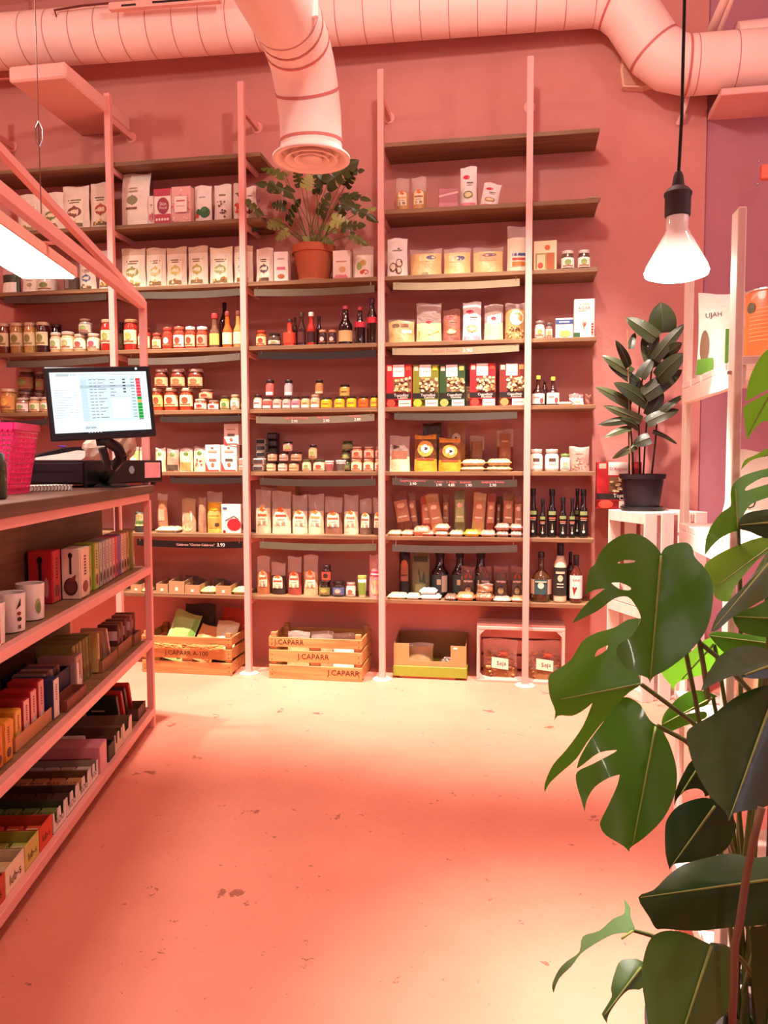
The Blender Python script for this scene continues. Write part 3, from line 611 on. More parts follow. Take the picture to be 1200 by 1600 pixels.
W('D',3,'clear','clear packed square loaf with white tag',604,646,496,c='d0a874',fill=.92,d=.12,ds=[('r',.05,.42,.42,.55,'f3e8d8'),('e',-.2,.74,.15,.08,'7a5a40'),('r',0,.3,.68,.8,'8a6040')])
W('D',3,'clear','gold topped bag with green wave label',649,689,472,c='e6d3a0',fill=.5,ds=[('e',.0,.52,.12,.03,'c8303a'),('p',[(-.4,.12),(.1,.2),(.42,.27),(.42,.32),(-.4,.3)],'9aa848')])
W('D',3,'pouch','brown pouch with red oval mark',691,719,482,c='9a5c4a',s='red',a='8a4a40',b='b58a5a')
W('D',3,'pouch','white and pink bag with heart print',722,752,470,c='f3e9e2',s='red',a='e090a0',b='b0a060')
W('D',3,'clear','clear bag of oats with white flag label',756,786,474,c='e0cc98',fill=.5,ds=[('p',[(-.35,.35),(.4,.45),(.4,.75),(-.35,.68)],'f3e8e0'),('e',.0,.63,.14,.04,'c83040')])
W('D',3,'clear','clear bag of muesli with round white label',789,820,472,c='b58c58',fill=.8,ds=[('e',.1,.6,.36,.2,'f6f0e2'),('r',0,.25,.7,.74,'6a8a3a')]+blobs(random.Random(3),26,-.42,.42,.06,.34,.05,.025,['e8d0a0','7a4a2a','d8b070','5a3018']))
W('E',3,'jar','small jar with pink script label',835,851,502,c='d8b8a8',lid='8a7a74',lab='f1e2d8')
W('E',3,'jar','small jar behind the pink script jar',852,863,505,sb=.05,c='8a6a60',lid='6a5a58',lab='d8c8bc')
W('E',3,'box','milk carton with blue band',868,895,497,c='ece4da',ds=[('r',-.5,.5,.72,.92,'3a4f86'),('e',.05,.25,.35,.16,'e8b060'),('r',-.3,.3,.78,.84,'e8e4ea')])
W('E',3,'box','tall white agar agar carton with tree drawing',897,929,467,c='f3e6da',s='tree')
# ---- fifth shelf down
W('A',4,'jar','large jar with orange label',3,27,608,c='b5854a',lid='e3cca8',lab='e09a58',lv=(.15,.85),a='efc060')
j1=W('A',4,'jar','small jar with mauve label',28,47,622,c='9a6a50',lid='c8b8a8',lab='e8d0c8')
W('A',4,'jar','small jar with pink band label',48,64,621,c='b07850',lid='c8b8a8',lab='efd0b0')
W('A',4,'jar','small jar beside the monitor',65,80,621,c='b07850',lid='b8a898',lab='efd8c0')
j2=W('A',4,'jar','jar behind small jars carrying the dark jar',30,54,612,sb=.09,c='6a4030',lid='8a7060',lab='b0805a')
W('A',4,'jar','dark stacked jar with banded label',30,56,577,on=j2,sb=.09,c='5a3026',lid='b89a80',lab='b07a50')
j3=W('A',4,'jar','lower jar behind right of dark stack',56,70,614,sb=.1,c='6a3a2c',lid='7a6050',lab=None)
W('A',4,'jar','narrow dark jar at right of stack',57,70,580,on=j3,sb=.1,c='4a2a24',lid='8a6a58',lab='a07850')
jl=[]
for i,(a_,b_) in enumerate([(239,256),(258,280),(282,303)]):
    jl.append(W('B',4,'jar',['tomato sauce jar with green label edge','tomato sauce jar in middle of lower row','tomato sauce jar at right of lower row'][i],a_,b_,607,c='b03a1c',lid='d8b898',lab=['c9c070','efdca8','efe0b0'][i],lv=(.2,.7),a='b8482c'))
for i,(a_,b_) in enumerate([(243,264),(268,291),(295,319)]):
    W('B',4,'jar',['brown topped jar stacked at left','brown topped jar stacked in middle','brown topped jar stacked at right'][i],a_,b_,577,on=jl[i],sb=.015,c='6a2c20',lid='c0a898',lab='d0ac7c',lv=(.1,.55),a='a8603a')
jb=W('B',4,'jar','wide low jar with red spot label',305,324,624,c='a85030',lid='e0c8b0',lab='f0e0c8',a='c8302a',sb=.01)
jb2=W('B',4,'jar','wide low jar with dotted white label',326,343,626,c='a84a30',lid='b89a88',lab='f3e8e0',a='a83a2c')
W('B',4,'jar','low jar stacked on the red spot jar',312,334,609,on=jb,sb=.03,c='7a4030',lid='8a6a58',lab='d8ac80',a='a8342a')
W('B',4,'jar','small jar with green olives',345,359,619,c='8a8a3a',lid='4a3a34',lab='c9cc98',a='5a7a30')
W('B',4,'jar','small jar with white label and gold lid',361,375,617,c='b0a878',lid='c8a880',lab='efe8dc',a='8a9a88')
W('B',4,'jar','small dark jar behind post',376,384,622,sb=.07,c='4a2a24',lid='3a2a28',lab='8a5a48')
lc=['e8e0d0','d8605a','e8b0a0','d8b8b0','c8889a','e8c080','f0b888','e8b020','e8b428','e8b420','e06020','e0b030']
ln=['floral white','coral','pale pink','greyish pink','mauve','sand','peach','first yellow','second yellow','third yellow','orange','last yellow']
pos=[(397,410,617),(411,426,620),(427,441,620),(442,455,620),(456,470,620),(471,485,619),(486,500,617),(502,519,621),(523,539,620),(542,557,619),(560,576,619),(579,591,618)]
jj=[]
for (a_,b_,t_),c_,n_ in zip(pos,lc,ln):
    jj.append(W('C',4,'jar','small spread jar with %s label'%n_,a_,b_,t_,c=c_ if 'yellow' in n_ or n_=='orange' else 'c8a890',lid='3a2a24' if n_!='peach' else 'c8a888',lab=c_,lv=(.08,.8),ds=[('r',-.45,.45,.03,.35,'f3e8dc' if 'yellow' not in n_ and n_!='orange' else c_),('r',-.3,.3,.55,.65,'8a5a48')],sb=.01))
W('C',4,'jar','stacked spread jar with red label',416,429,594,on=jj[1],c='c85048',lid='2a2020',lab='d86058',lv=(.08,.8),ds=[('r',-.45,.45,.03,.35,'f3e8dc')])
W('C',4,'jar','stacked spread jar with lilac label',445,458,594,on=jj[3],c='a08a90',lid='2a2020',lab='b8a8a8',lv=(.08,.8),ds=[('r',-.45,.45,.03,.35,'f3e8dc')])
W('C',4,'jar','stacked spread jar with tan label',493,506,594,on=jj[6],c='9a6a3a',lid='2a2020',lab='b07a48',lv=(.08,.8),ds=[('r',-.45,.45,.03,.25,'d8b898')])
W('C',4,'jar','stacked small jar of amber spread',531,547,601,on=jj[8],c='b8803a',lid='2a2020',lab='c89448',lv=(.08,.7),ds=[('r',-.3,.3,.5,.6,'6a4a28')])
pc=[('604','b8232a','e04a38','Tortellini'),('645','7a7a22','c8b838','Tortellini'),('687','2f4a24','b8a858','Cappelletti'),('734','b8232a','d04030','Cappelletti'),('780','7a2a24','b88850','Cappelletti')]
nmp=['leftmost red','olive green','dark green','second red','rightmost brown and red']
for (x_,c_,b_,t_),n_ in zip(pc,nmp):
    x_=int(x_); W('D',4,'box','%s pasta carton with scripted white logo'%n_,x_,x_+40,570 if x_<700 else 568,c=c_,s='pasta',a=c_,b=b_,d=.07,ds=[('t',t_,.1,.28,.56,'f2e6d8'),('t',{'604':'Classic','645':'Gemüse','687':'Gemüse','734':'Rustica','780':'Rustichelli'}[str(x_)],.16,.225,.4,'f2e6d8')])
W('D',4,'box','dark pasta carton behind the gap',722,745,578,sb=.09,c='3a2a20',s='lines',a='5a3a28',b='8a6a40')
W('E',4,'bottle','left dark bottle with gold cap',831,851,587,c='2c120c',cap='d8b040',lab='efe0d4',neck=.3,sh=.42,lv=(.06,.4),ds=[('e',.28,.3,.16,.25,'d84a4a'),('r',-.4,.1,.6,.68,'9a7a70')])
W('E',4,'bottle','right dark bottle with gold cap',854,874,589,c='2c120c',cap='d8b040',lab='efe0d4',neck=.3,sh=.42,lv=(.06,.44),ds=[('e',.28,.3,.16,.25,'d84a4a'),('r',-.4,.1,.6,.68,'9a7a70')])
W('E',4,'bottle','dark bottle behind the gold capped bottles',845,857,592,sb=.1,c='2a120e',cap='8a5a38',lab=None)
W('E',4,'flat','flat cream packet lying at front',872,893,627,c='e9c9a8',d=.08)
W('E',4,'pouch','leaning white packet with red corner',889,912,612,c='efe2da',ds=[('r',-.5,.5,.6,.98,'8a4a48'),('p',[(-.5,.1),(-.1,.02),(-.5,.5)],'c83a3a'),('e',.1,.2,.2,.12,'d8a860')],d=.03,tip=.5,sb=.02)
W('E',4,'pouch','small brown paper pouch at board end',914,924,616,c='7a4438',d=.04,sb=.03)
# ---- sixth shelf down
for i,(a_,b_,t_,c_) in enumerate([(199,214,697,'e8b870'),(215,228,698,'efd8a8'),(240,256,700,'e8d49c'),(258,277,701,'c88a70'),(278,299,700,'e8d09a'),(300,320,698,'e8d4a8')]):
    W('B',5,'clear',['orange pasta bag behind the card terminal','cream pasta bag left of canopy post','cream pasta bag right of canopy post','salmon pasta bag with dark base','wide pasta bag with brown window','pasta bag with berry dots'][i],a_,b_,t_,c=c_,fill=.85,d=.06,ds=[('e',.0,.75,.2,.08,'5a7a30')]+([('r',-.4,.4,.04,.4,'b08048')] if i==4 else [('r',-.45,.45,.04,.3,'4a3828')] if i==3 else blobs(random.Random(i),9,-.25,.25,.2,.5,.07,.035,['a83a30','5a3028']) if i==5 else [('r',-.35,.35,.2,.55,'f3e6c4')]))
b1=W('B',5,'box','left white carton with red foliage',321,344,695,c='f3e3d4',d=.05,ds=[('e',-.02,.88,.1,.04,'7a5a50'),('r',-.3,.3,.72,.8,'b89a88'),('r',-.25,.25,.4,.48,'a06a58'),('e',0,.26,.12,.07,'9a6a50'),('p',[(-.5,0),(-.5,.4),(-.25,.05)],'d8453a')]+[('e',-.4+.1*i,.03,.06,.04,'d8453a') for i in range(9)])
b2=W('B',5,'box','right white carton with red foliage',346,370,695,c='f3e3d4',d=.05,ds=[('e',-.02,.88,.1,.04,'7a5a50'),('r',-.3,.3,.72,.8,'b89a88'),('r',-.25,.25,.4,.48,'5a4a40'),('e',0,.26,.12,.07,'9a6a50'),('p',[(-.5,0),(-.5,.4),(-.25,.05)],'d8453a')]+[('e',-.4+.1*i,.03,.06,.04,'d8453a') for i in range(9)])
W('B',5,'box','white carton with red foliage stacked on top',350,373,662,on=b2,c='f0dccd',d=.05,ds=[('r',-.3,.3,.7,.76,'b89a88'),('r',-.25,.25,.42,.52,'5a4a40'),('e',0,.26,.12,.07,'9a6a50'),('p',[(-.5,0),(-.5,.4),(-.25,.05)],'d8453a')]+[('e',-.4+.1*i,.03,.06,.04,'d8453a') for i in range(9)])
t_=W('B',5,'tin','lower pale tin next to the foliage cartons',373,384,727,c='e6d6c4',lab='c08a78')
W('B',5,'tin','upper pale tin next to the foliage cartons',373,384,716,on=t_,c='e6d6c4',lab='c08a78')
t_=W('C',5,'tin','bottom tin of the front pair beside post',395,411,727,c='e3d3c4',lab='4a3a38')
W('C',5,'tin','top tin of the front pair beside post',395,412,716,on=t_,c='e3d3c4',lab='4a3a38')
t_={'top':SZ[5]}
for i,(yt_,nm) in enumerate(((726,'lowest'),(715,'second'),(705,'third'),(695,'fourth'),(685,'topmost'))):
    t_=W('C',5,'tin','%s tin of the left grey stack'%nm,400 if i>1 else 402,415,yt_,on=t_,sb=.08,c='b8a898',lab='2a2424')
t_={'top':SZ[5]}
for i,(yt_,nm) in enumerate(((723,'lowest'),(711,'second'),(699,'third'),(687,'fourth'),(676,'topmost'))):
    t_=W('C',5,'tin','%s tin of the dark rear stack'%nm,417,433,yt_,on=t_,sb=.15,c='3a3030',lab='5a5048')
lo=[]
for i,(a_,b_) in enumerate([(417,432),(435,450),(452,468)]):
    lo.append(W('C',5,'jar',['lower squat brown jar at left','lower squat brown jar in middle','lower squat brown jar at right'][i],a_,b_,721,c='c08a68',lid='3a2a26',lab=['e8c898','e8c0b0','d8a878'][i],lv=(.1,.75),ds=[('r',-.45,.45,.4,.5,'6a3a30')]))
up=[]
for i,(a_,b_) in enumerate([(419,434),(437,452),(455,473)]):
    up.append(W('C',5,'jar',['upper squat brown jar at left','upper squat brown jar in middle','upper squat brown jar at right'][i],a_,b_,706,on=lo[i],c='8a5a48',lid='2f2420',lab=['c8a078','c89888','c09070'][i],lv=(.1,.75),ds=[('r',-.45,.45,.4,.5,'5a3028')]))
W('C',5,'jar','single squat brown jar on top of the pile',443,458,690,on=up[1],c='8a5248',lid='2a2020',lab='c89a88',lv=(.1,.75))
W('C',5,'jar','cream jar with green lid',473,487,718,c='d8b088',lid='5a6a3a',lab='f0d8b0',lv=(.1,.75))
j_=W('C',5,'jar','wide cream jar with green lid',490,509,718,c='d8b088',lid='4a5a34',lab='f0dcb8',lv=(.1,.75),a='c8503a')
W('C',5,'jar','small jar with black lid on green lids',483,496,695,on=j_,sb=.03,c='b08058',lid='2a2422',lab='d8b488',lv=(.1,.75))
W('C',5,'tub','pink plastic cup of pudding',508,522,720,c='c89088',lid='e8d0c4',lab='a85a58')
W('C',5,'tub','grey plastic cup of pudding',525,541,719,c='a8988a',lid='e3d6ca',lab='6a5a4a')
j_=W('C',5,'jar','lower dark green jar behind cups',536,549,718,sb=.08,c='4a4a30',lid='3a3428',lab='6a6a48')
j_=W('C',5,'jar','middle dark green jar behind cups',534,548,704,on=j_,sb=.08,c='5a5a3a',lid='3a3428',lab='8a8a60')
W('C',5,'jar','top dark green jar behind cups',535,552,689,on=j_,sb=.08,c='4a5a3a',lid='3a3a28',lab='9a9a78')
for i,(a_,b_) in enumerate([(549,566),(568,584),(586,599)]):
    j_=W('C',5,'jar',['lower peach jar at left','lower peach jar in middle','lower peach jar by post'][i],a_,b_,717,c='e0a068',lid='e8c8a8',lab='f3dcc0',lv=(.1,.8),a='d8663a',b='c8482f')
    W('C',5,'jar',['upper peach jar at left','upper peach jar in middle','upper peach jar by post'][i],a_+1,b_+.5,698,on=j_,c='a85a40',lid='a87a68',lab='d8a890',lv=(.1,.8),a='a8442f')
W('D',5,'clear','clear bag of pale pasta with brown flag',607,639,681,c='efdcb0',fill=.42,ds=[('r',-.4,.4,.36,.58,'a86a50'),('p',[(-.3,.75),(-.3,.62),(.05,.7)],'3a2420')])
W('D',5,'clear','left orange topped bag with round emblem',646,682,679,c='e8a030',fill=.32,film='b07040',ds=[('r',-.46,.46,.88,.99,'d8861c'),('r',-.45,.45,.0,.04,'e8a030'),('e',0,.62,.36,.22,'e0a04a'),('e',0,.62,.2,.12,'e8dcd0'),('e',.02,.62,.1,.04,'2a2430'),('r',-.4,.4,.32,.36,'a8503a')])
W('D',5,'clear','right orange topped bag with round emblem',684,720,684,c='e8a030',fill=.3,film='b07040',ds=[('r',-.46,.46,.86,.99,'d8861c'),('e',0,.6,.34,.2,'dc9840'),('e',0,.6,.2,.12,'e8dcd0'),('e',.02,.6,.1,.04,'2a2430'),('r',-.4,.4,.3,.34,'a8503a')],rz=.1)
W('D',5,'clear','orange bag standing behind the emblem bags',697,727,662,sb=.12,c='a86a30',fill=.6,film='c08040',ds=[('e',0,.68,.25,.13,'e0c8b0'),('e',0,.68,.1,.05,'2a2430')])
W('D',5,'stick','dark packet behind the left emblem bag',660,690,661,sb=.14,c='4a3428')
k1=W('D',5,'flat','lower left flat pack of noodles',719,758,727.5,c='c8aa78',d=.12)
k2=W('D',5,'flat','lower right flat pack of noodles',759,799,727.5,c='c4a46c',d=.12)
W('D',5,'flat','upper left flat pack of noodles',721,758,717,on=k1,c='d8bc88',d=.11)
W('D',5,'flat','upper right flat pack of noodles',761,798,716,on=k2,c='d0b47c',d=.11)
W('D',5,'clear','dark clear bag with brown label behind noodles',733,756,681,sb=.14,c='7a5038',fill=.6,ds=[('r',-.4,.4,.1,.85,'9a6248'),('e',0,.3,.25,.1,'7a4a38')])
W('D',5,'clear','tall clear bag with red label behind noodles',776,802,671,sb=.14,c='8a4034',fill=.6,ds=[('r',-.35,.35,.15,.9,'b06a54'),('e',0,.35,.25,.12,'c08060'),('r',-.2,.2,.7,.74,'e0b090')])
W('E',5,'jar','left white labelled jar with black stamp',828,848,702,c='e8dccc',lid='f0e6d8',lab='f3ece0',lv=(.12,.78),ds=[('r',-.25,.25,.6,.85,'5a4a3a'),('r',-.3,.3,.35,.4,'8a7a6a')])
W('E',5,'jar','right white labelled jar with black stamp',851,873,702,c='e8dccc',lid='f0e6d8',lab='f3ece0',lv=(.12,.78),ds=[('r',-.25,.25,.6,.85,'5a4a3a'),('r',-.3,.3,.35,.4,'8a7a6a')])
W('E',5,'jar','small white jar with green lid',875,891,709,c='e6ded0',lid='7aa050',lab='efe6da',a='a8b090',b='8ab0a8')
W('E',5,'pouch','greyish pouch with leaf pattern',889,922,698,c='b58a7c',s='sprig',a='8a5a50',b='d8a878',sb=.04)
# ---- seventh shelf down
W('B',6,'pouch','dark pouch with olive label by counter end',206,227,800,c='2f2420',ds=[('r',-.4,.4,.3,.85,'8a8a58'),('e',0,.82,.3,.12,'a86a3a'),('r',-.35,.35,.42,.55,'4a6a30'),('r',-.3,.3,.32,.38,'c8c890')],sb=-.0+.01)
W('B',6,'clear','clear bag of brown goods',242,258,772,c='a87050',fill=.8,ds=[('r',-.3,.3,.3,.6,'c89878')])
W('B',6,'flat','flat pale packet lying in front of brown bag',243,277,823,c='e0c2a0',d=.11)
W('B',6,'pouch','tan bag with white flag label',280,303,779,c='b8906c',ds=[('p',[(-.4,.32),(.3,.34),(.3,.64),(-.4,.58)],'f3e6d0'),('e',0,.15,.35,.12,'d8b080')])
W('B',6,'pouch','brown paper bag between tan and yellow bags',306,319,778,c='a87c60',sb=.03)
W('B',6,'clear','tall bag with yellow stuffing and amber label',320,344,769,c='e0b050',fill=.75,ds=[('r',-.42,.42,.12,.36,'c89048'),('r',-.42,.42,.42,.52,'d8a858'),('e',0,.64,.4,.09,'f0b828'),('r',.1,.35,.16,.24,'4a3424')])
W('B',6,'box','white carton with big red disc and black roof',346,376,788,c='f1e2d6',d=.06,side='e8cdbc',ds=[('e',.15,.3,.36,.21,'d8262e'),('p',[(-.3,.42),(.15,.58),(.15,.61),(-.3,.45)],'2a1c1a'),('p',[(.15,.58),(.4,.46),(.4,.49),(.15,.61)],'2a1c1a'),('e',-.35,.06,.08,.05,'8a2a2a'),('r',-.42,-.2,.84,.9,'4a5a90')])
bags=[(396,420,766,'e3c9a4','c8603a'),(422,452,768,'e3c8a8','c04a32'),(454,478,774,'e6d0b0','b0603a'),(479,504,773,'dec39c','d8904a'),(505,533,777,'8a5a48','b0603a'),(535,558,774,'e6cba8','c87a5a'),(560,579,780,'6a4a3a','8a5a40'),(581,597,779,'5a3a30','a0603a')]
for i,(a_,b_,t_,c_,l_) in enumerate(bags):
    W('C',6,'clear',['first flour bag with orange arch label','second and largest flour bag with orange arch','third flour bag with orange arch','fourth flour bag with golden arch','dark grain bag with slanted white label','slim white flour bag with orange arch','dark seed bag with pale label','black seed bag at post with slanted label'][i],a_,b_,t_,c=c_,fill=.55,s='arch',a=l_,d=.08)
W('C',6,'clear','clear bag of sugar behind the first two bags',405,432,762,sb=.13,c='c89a80',fill=.7)
W('C',6,'box','kraft carton behind the largest flour bag',433,462,758,sb=.15,c='b88868')
st=[(621,647,768,-.18,'7a4438',.09),(641,656,769,-.12,'8a5a4a',.11),(659,681,776,-.05,'a8503c',.07),(676,696,771,-.2,'b08458',.05),(690,702,773,0,'8a5a40',.11),(709,727,767,.0,'6a6a48',.06),(736,756,770,.06,'b89468',.06),(758,772,771,.05,'8a4438',.06),(774,781,776,.04,'6a4a3c',.1),(784,802,769,.03,'7a5a3c',.06),(803,817,775,.0,'8a4a38',.06)]
sn=['leaning dark red spaghetti packet','slim packet leaning beside dark red spaghetti','short coral spaghetti packet','tan spaghetti packet leaning left','brown packet behind tan spaghetti','upright spaghetti packet with green label','golden spaghetti packet with round emblem','red spaghetti packet with cream band','slim brown packet between red and green ones','olive spaghetti packet near the end','last red spaghetti packet by post']
for (a_,b_,t_,l_,c_,s_),n_ in zip(st,sn):
    W('D',6,'stick',n_,a_,b_,t_,c=c_,lean=l_,sb=s_+.03,ds=[('r',-.4,.4,.3,.8,{'6a6a48':'a8b078'}.get(c_,'c0866a')),('e',0,.68,.25,.06,'efd0b0'),('r',-.3,.3,.4,.44,'efe0c8')])
fl=[(606,626,829,'d8b48c'),(627,645,829,'d8a078'),(645,671,822,'d88064'),(659,678,829,'c87458'),(679,700,829,'d09070'),(702,723,829,'c8a088'),(725,748,828,'e8a838'),(750,774,829,'d09a80'),(775,795,829,'a87a68'),(797,816,829,'a88a78')]
fn=['cream noodle packet end at far left','tan noodle packet end','coral noodle packet end','small red noodle packet end','salmon noodle packet end','grey noodle packet end','yellow noodle packet end','pink noodle packet end','mauve noodle packet end','brownish noodle packet end by post']
fr=[]
for (a_,b_,t_,c_),n_ in zip(fl,fn): fr.append(W('D',6,'flat','flat '+n_,a_,b_,t_,c=c_,d=.1,sb=.002))
W('D',6,'flat','pale packet stacked on salmon packet',680,701,819,on=fr[4],c='d8a888',d=.09,sb=.004)
W('D',6,'flat','wrapped packet stacked on mauve packet',774,796,818,on=fr[8],c='b08878',d=.09,sb=.004)
W('D',6,'flat','wrapped packet stacked on brownish packet',797,816,819,on=fr[9],c='b88a78',d=.09,sb=.004)
ob=[(826,840,763,.03,'gold labelled oil bottle beside post'),(843,853,779,.02,'short oil bottle left of the tall one'),(855,870,764,.03,'tall oil bottle with green label'),(873,886,777,.015,'short wide oil bottle in the centre'),(889,899,778,.02,'short oil bottle right of centre'),(897,907,763,.1,'oil bottle standing behind'),(904,919,764,.03,'tall oil bottle at the board end')]
for a_,b_,t_,s_,n_ in ob:
    W('E',6,'bottle','black '+n_,a_,b_,t_,c='0f0c0b',cap='141010',neck=.5,sh=.5,caph=.13,sb=s_,lab='171210',lv=(.05,.56),ds=[('r',-.4,.4,.82,.97,'8a9a60'),('r',-.35,.35,.66,.72,'c86a50'),('r',-.3,.3,.6,.63,'b8a898'),('p',[(-.05,.25),(.05,.25),(0,.5)],'d8c090'),('e',0,.16,.13,.06,'efe6d8')])
# ---- lowest shelf
tr_=[(204,221,913),(244,262,912),(264,288,908),(289,312,914),(337,361,915)]
def kraft_tray(desc,xl,xr,yt,sb=.006):
    a=onY(xl,920,FY+sb);b=onY(xr,920,FY+sb);h=onY(xl,yt,FY+sb).z-SZ[7];w=b.x-a.x
    r=empty('kraft_tray',((a.x+b.x)/2,FY+sb+.09,SZ[7]),0,uniq(desc+', lowest shelf of second bay'),'tray','kraft trays on the lowest shelf')
    MB().box(-w/2,w/2,-.09,-.087,0,h,KRAFT).build('front_panel',r)
    MB().box(-w/2,w/2,-.087,.09,0,.003,KRAFT).build('base',r)
    for s in (-1,1): MB().prism([(-.087,0),(.09,0),(.09,h*1.2),(-.087,h)],0,.003,KRAFT).build('side_panel',r,(s*(w/2-.002)+.0015,0,0),math.pi/2)
    MB().box(-.008,.008,-.0915,-.0902,h*.2,h*.5,P('efe6da',.6)).build('sticker',r)
    MB().box(-w*.4,w*.4,-.07,.07,.004,h*.6,P('8a5a3a',.5,var=.2,scale=90)).build('contents',r)
for (a_,b_,t_),n_ in zip(tr_,['small kraft tray left of counter post','kraft tray just right of counter post','tallest kraft tray with folded lip','kraft tray with bright price dot','kraft tray between two yellow packets']): kraft_tray(n_,a_,b_,t_)
for a_,b_,t_,n_ in ((219,231,920,'yellow tea packet left of counter post'),(313,335,919,'yellow tea packet between trays'),(363,386,919,'yellow tea packet beside shelf post')):
    W('B',7,'flat','flat '+n_,a_,b_,t_,c='e8cf80',d=.12,lab='f3e6c0')
for a_,b_,t_,n_ in ((282,316,901,'dark folded packet behind tall tray'),(330,356,905,'dark packet behind the right tray')):
    W('B',7,'pouch',n_,a_,b_,t_,c='4a3026',d=.02,sb=.1,lean=.2,tip=.3)
lb=[(399,419,870,'b06a44','d8602c'),(421,444,880,'3a2620','c84a3a'),(447,469,871,'9a4438','c85038'),(472,495,868,'c8a078','c8603a')]
for i,(a_,b_,t_,c_,l_) in enumerate(lb):
    W('C',7,'clear',['brown rice bag with orange arch label','black bean bag with red label','red lentil bag with tall clear top','beige grain bag with tall clear top'][i],a_,b_,t_,c=c_,fill=.55,s='arch',a=l_,d=.07)
j_=W('C',7,'jar','dark jar with olive label under red labelled jar',499,517,908,c='2a2018',lid='241c18',lab='8a8a48',a='c8a858')
W('C',7,'jar','dark jar with red label stacked on top',503,518,883,on=j_,c='2a1a18',lid='2a2020',lab='b84a40',a='3a2420',sb=.02)
W('C',7,'jar','dark jar with blue label',520,539,908,c='2a2020',lid='241c1c',lab='5a6a9a',a='c8a898')
W('C',7,'jar','white labelled jar with copper lid',541,556,910,c='e0c8b0',lid='b89080',lab='f3e8da',a='c8604a')
W('C',7,'tub','green and white paper can',559,573,899,c='e8dcae',lid='a8a858',lab='7a9a3a',nm='paper_can',cat='can',grp='cans on the lowest shelf')
W('C',7,'pouch','mauve pouch with round cracker print',575,597,868,c='c08a86',ds=[('r',-.5,.5,.5,.62,'c03a5a'),('e',0,.25,.36,.17,'e0a878'),('r',-.4,.4,.54,.57,'f3dcd4')],sb=.02)
W('D',7,'pouch','dark pouch with arched rust label',622,640,863,c='241a18',ds=[('r',-.36,.36,.35,.72,'9a5a44'),('e',0,.74,.3,.08,'b8623a'),('r',-.3,.3,.46,.5,'5a2a24')],sb=.08)
W('D',7,'pouch','olive pouch with dark grass print',642,671,863,c='6a6648',ds=[('r',-.4,.4,.78,.9,'3a3a28'),('p',[(-.3,.3),(-.1,.65),(.05,.35),(.2,.6),(.3,.3)],'3f4430'),('r',-.3,.3,.1,.3,'8a8458')],sb=.08)
for a_,b_,n_ in ((673,702,'leftmost'),(706,731,'second'),(737,765,'rightmost')):
    W('D',7,'bottle','%s large dark bottle with pale side label'%n_,a_,b_,861,c='1c150f',cap='181412',lab='3a4440',neck=.42,sh=.5,lv=(.1,.5),caph=.12,sb=.1,ds=[('r',-.12,.1,.45,.75,'c8b890'),('r',.15,.48,.05,.95,'c8b8a0')])
for i,(a_,b_) in enumerate([(720,742),(748,768),(771,794),(798,818)]):
    W('D',7,'clear',['first','second','third','last'][i]+' dark dried fruit bag with red band',a_,b_,886,c='4a2c22',fill=.62,film='b08078',d=.05,ds=[('r',-.42,.42,.3,.82,'5a4a42'),('p',[(-.3,.66),(0,.86),(.3,.66)],'b83a2c'),('r',-.34,.34,.52,.58,'c8b0a0'),('e',0,.28,.3,.15,'3a2a24'),('e',0,.28,.2,.1,'8a7048')],sb=.07)
ff=[(606,634,928,'f0dcb8','white and cream packets at far left'),(634,654,929,'ead6b8','thin cream packet'),(656,687,929,'efe6e0','white packet under another white one'),(695,712,930,'8a6a5a','dark clear packet'),(713,740,927,'c88a5c','pack of orange nuts'),(742,770,926,'9a6a4c','pack of mixed nuts'),(771,797,934,'d8b8a8','pale crumpled packet'),(799,822,933,'d09468','tan packet beside the post')]
fk=[]
for a_,b_,t_,c_,n_ in ff: fk.append(W('D',7,'flat','flat '+n_,a_,b_,t_,c=c_,d=.11,sb=.002))
W('D',7,'flat','small white packet lying on top',656,681,920,on=fk[2],c='f3ebe4',d=.09,sb=.01)
W('D',7,'clear','clear bag of walnuts lying against fruit bags',745,770,913,on=fk[5],c='8a5a3c',fill=.8,d=.05,sb=.02)
W('E',7,'bottle','big round amber jug with teal label',830,861,862,c='4a2c18',cap='3a2a24',lab='3a5a5a',neck=.28,sh=.45,lv=(.16,.46),caph=.1,ds=[('e',0,.6,.16,.22,'e8dcc8'),('r',-.75,-.36,.0,1,'d8b898'),('r',.36,.75,0,1,'c8a890'),('r',-.3,.3,.8,.9,'b8c0b0')])
W('E',7,'bottle','cream sauce bottle with long black cap',865,886,849,c='e8d0b0',cap='141010',lab='2a2c26',neck=.42,sh=.6,lv=(.12,.6),caph=.19,gl=False,ds=[('e',0,.62,.2,.12,'d8c8a8'),('r',-.35,.35,.78,.86,'c8bca0'),('r',-.25,.25,.4,.44,'e8dcc8'),('r',-.25,.25,.3,.33,'e8dcc8')])
W('E',7,'bottle','brown bottle with white label and red wedge',890,910,867,c='5a2418',cap='241c1a',lab='f1e4da',neck=.38,sh=.55,lv=(.1,.58),caph=.2,ds=[('t','RAW',0,.8,.6,'8a2c2a'),('p',[(-.35,.5),(.05,.5),(-.2,.15)],'8a2c2a')])
W('E',7,'bottle','dark capped bottle behind the red wedge bottle',884,898,862,sb=.12,c='3a1c18',cap='1a1414',lab=None,caph=.2)
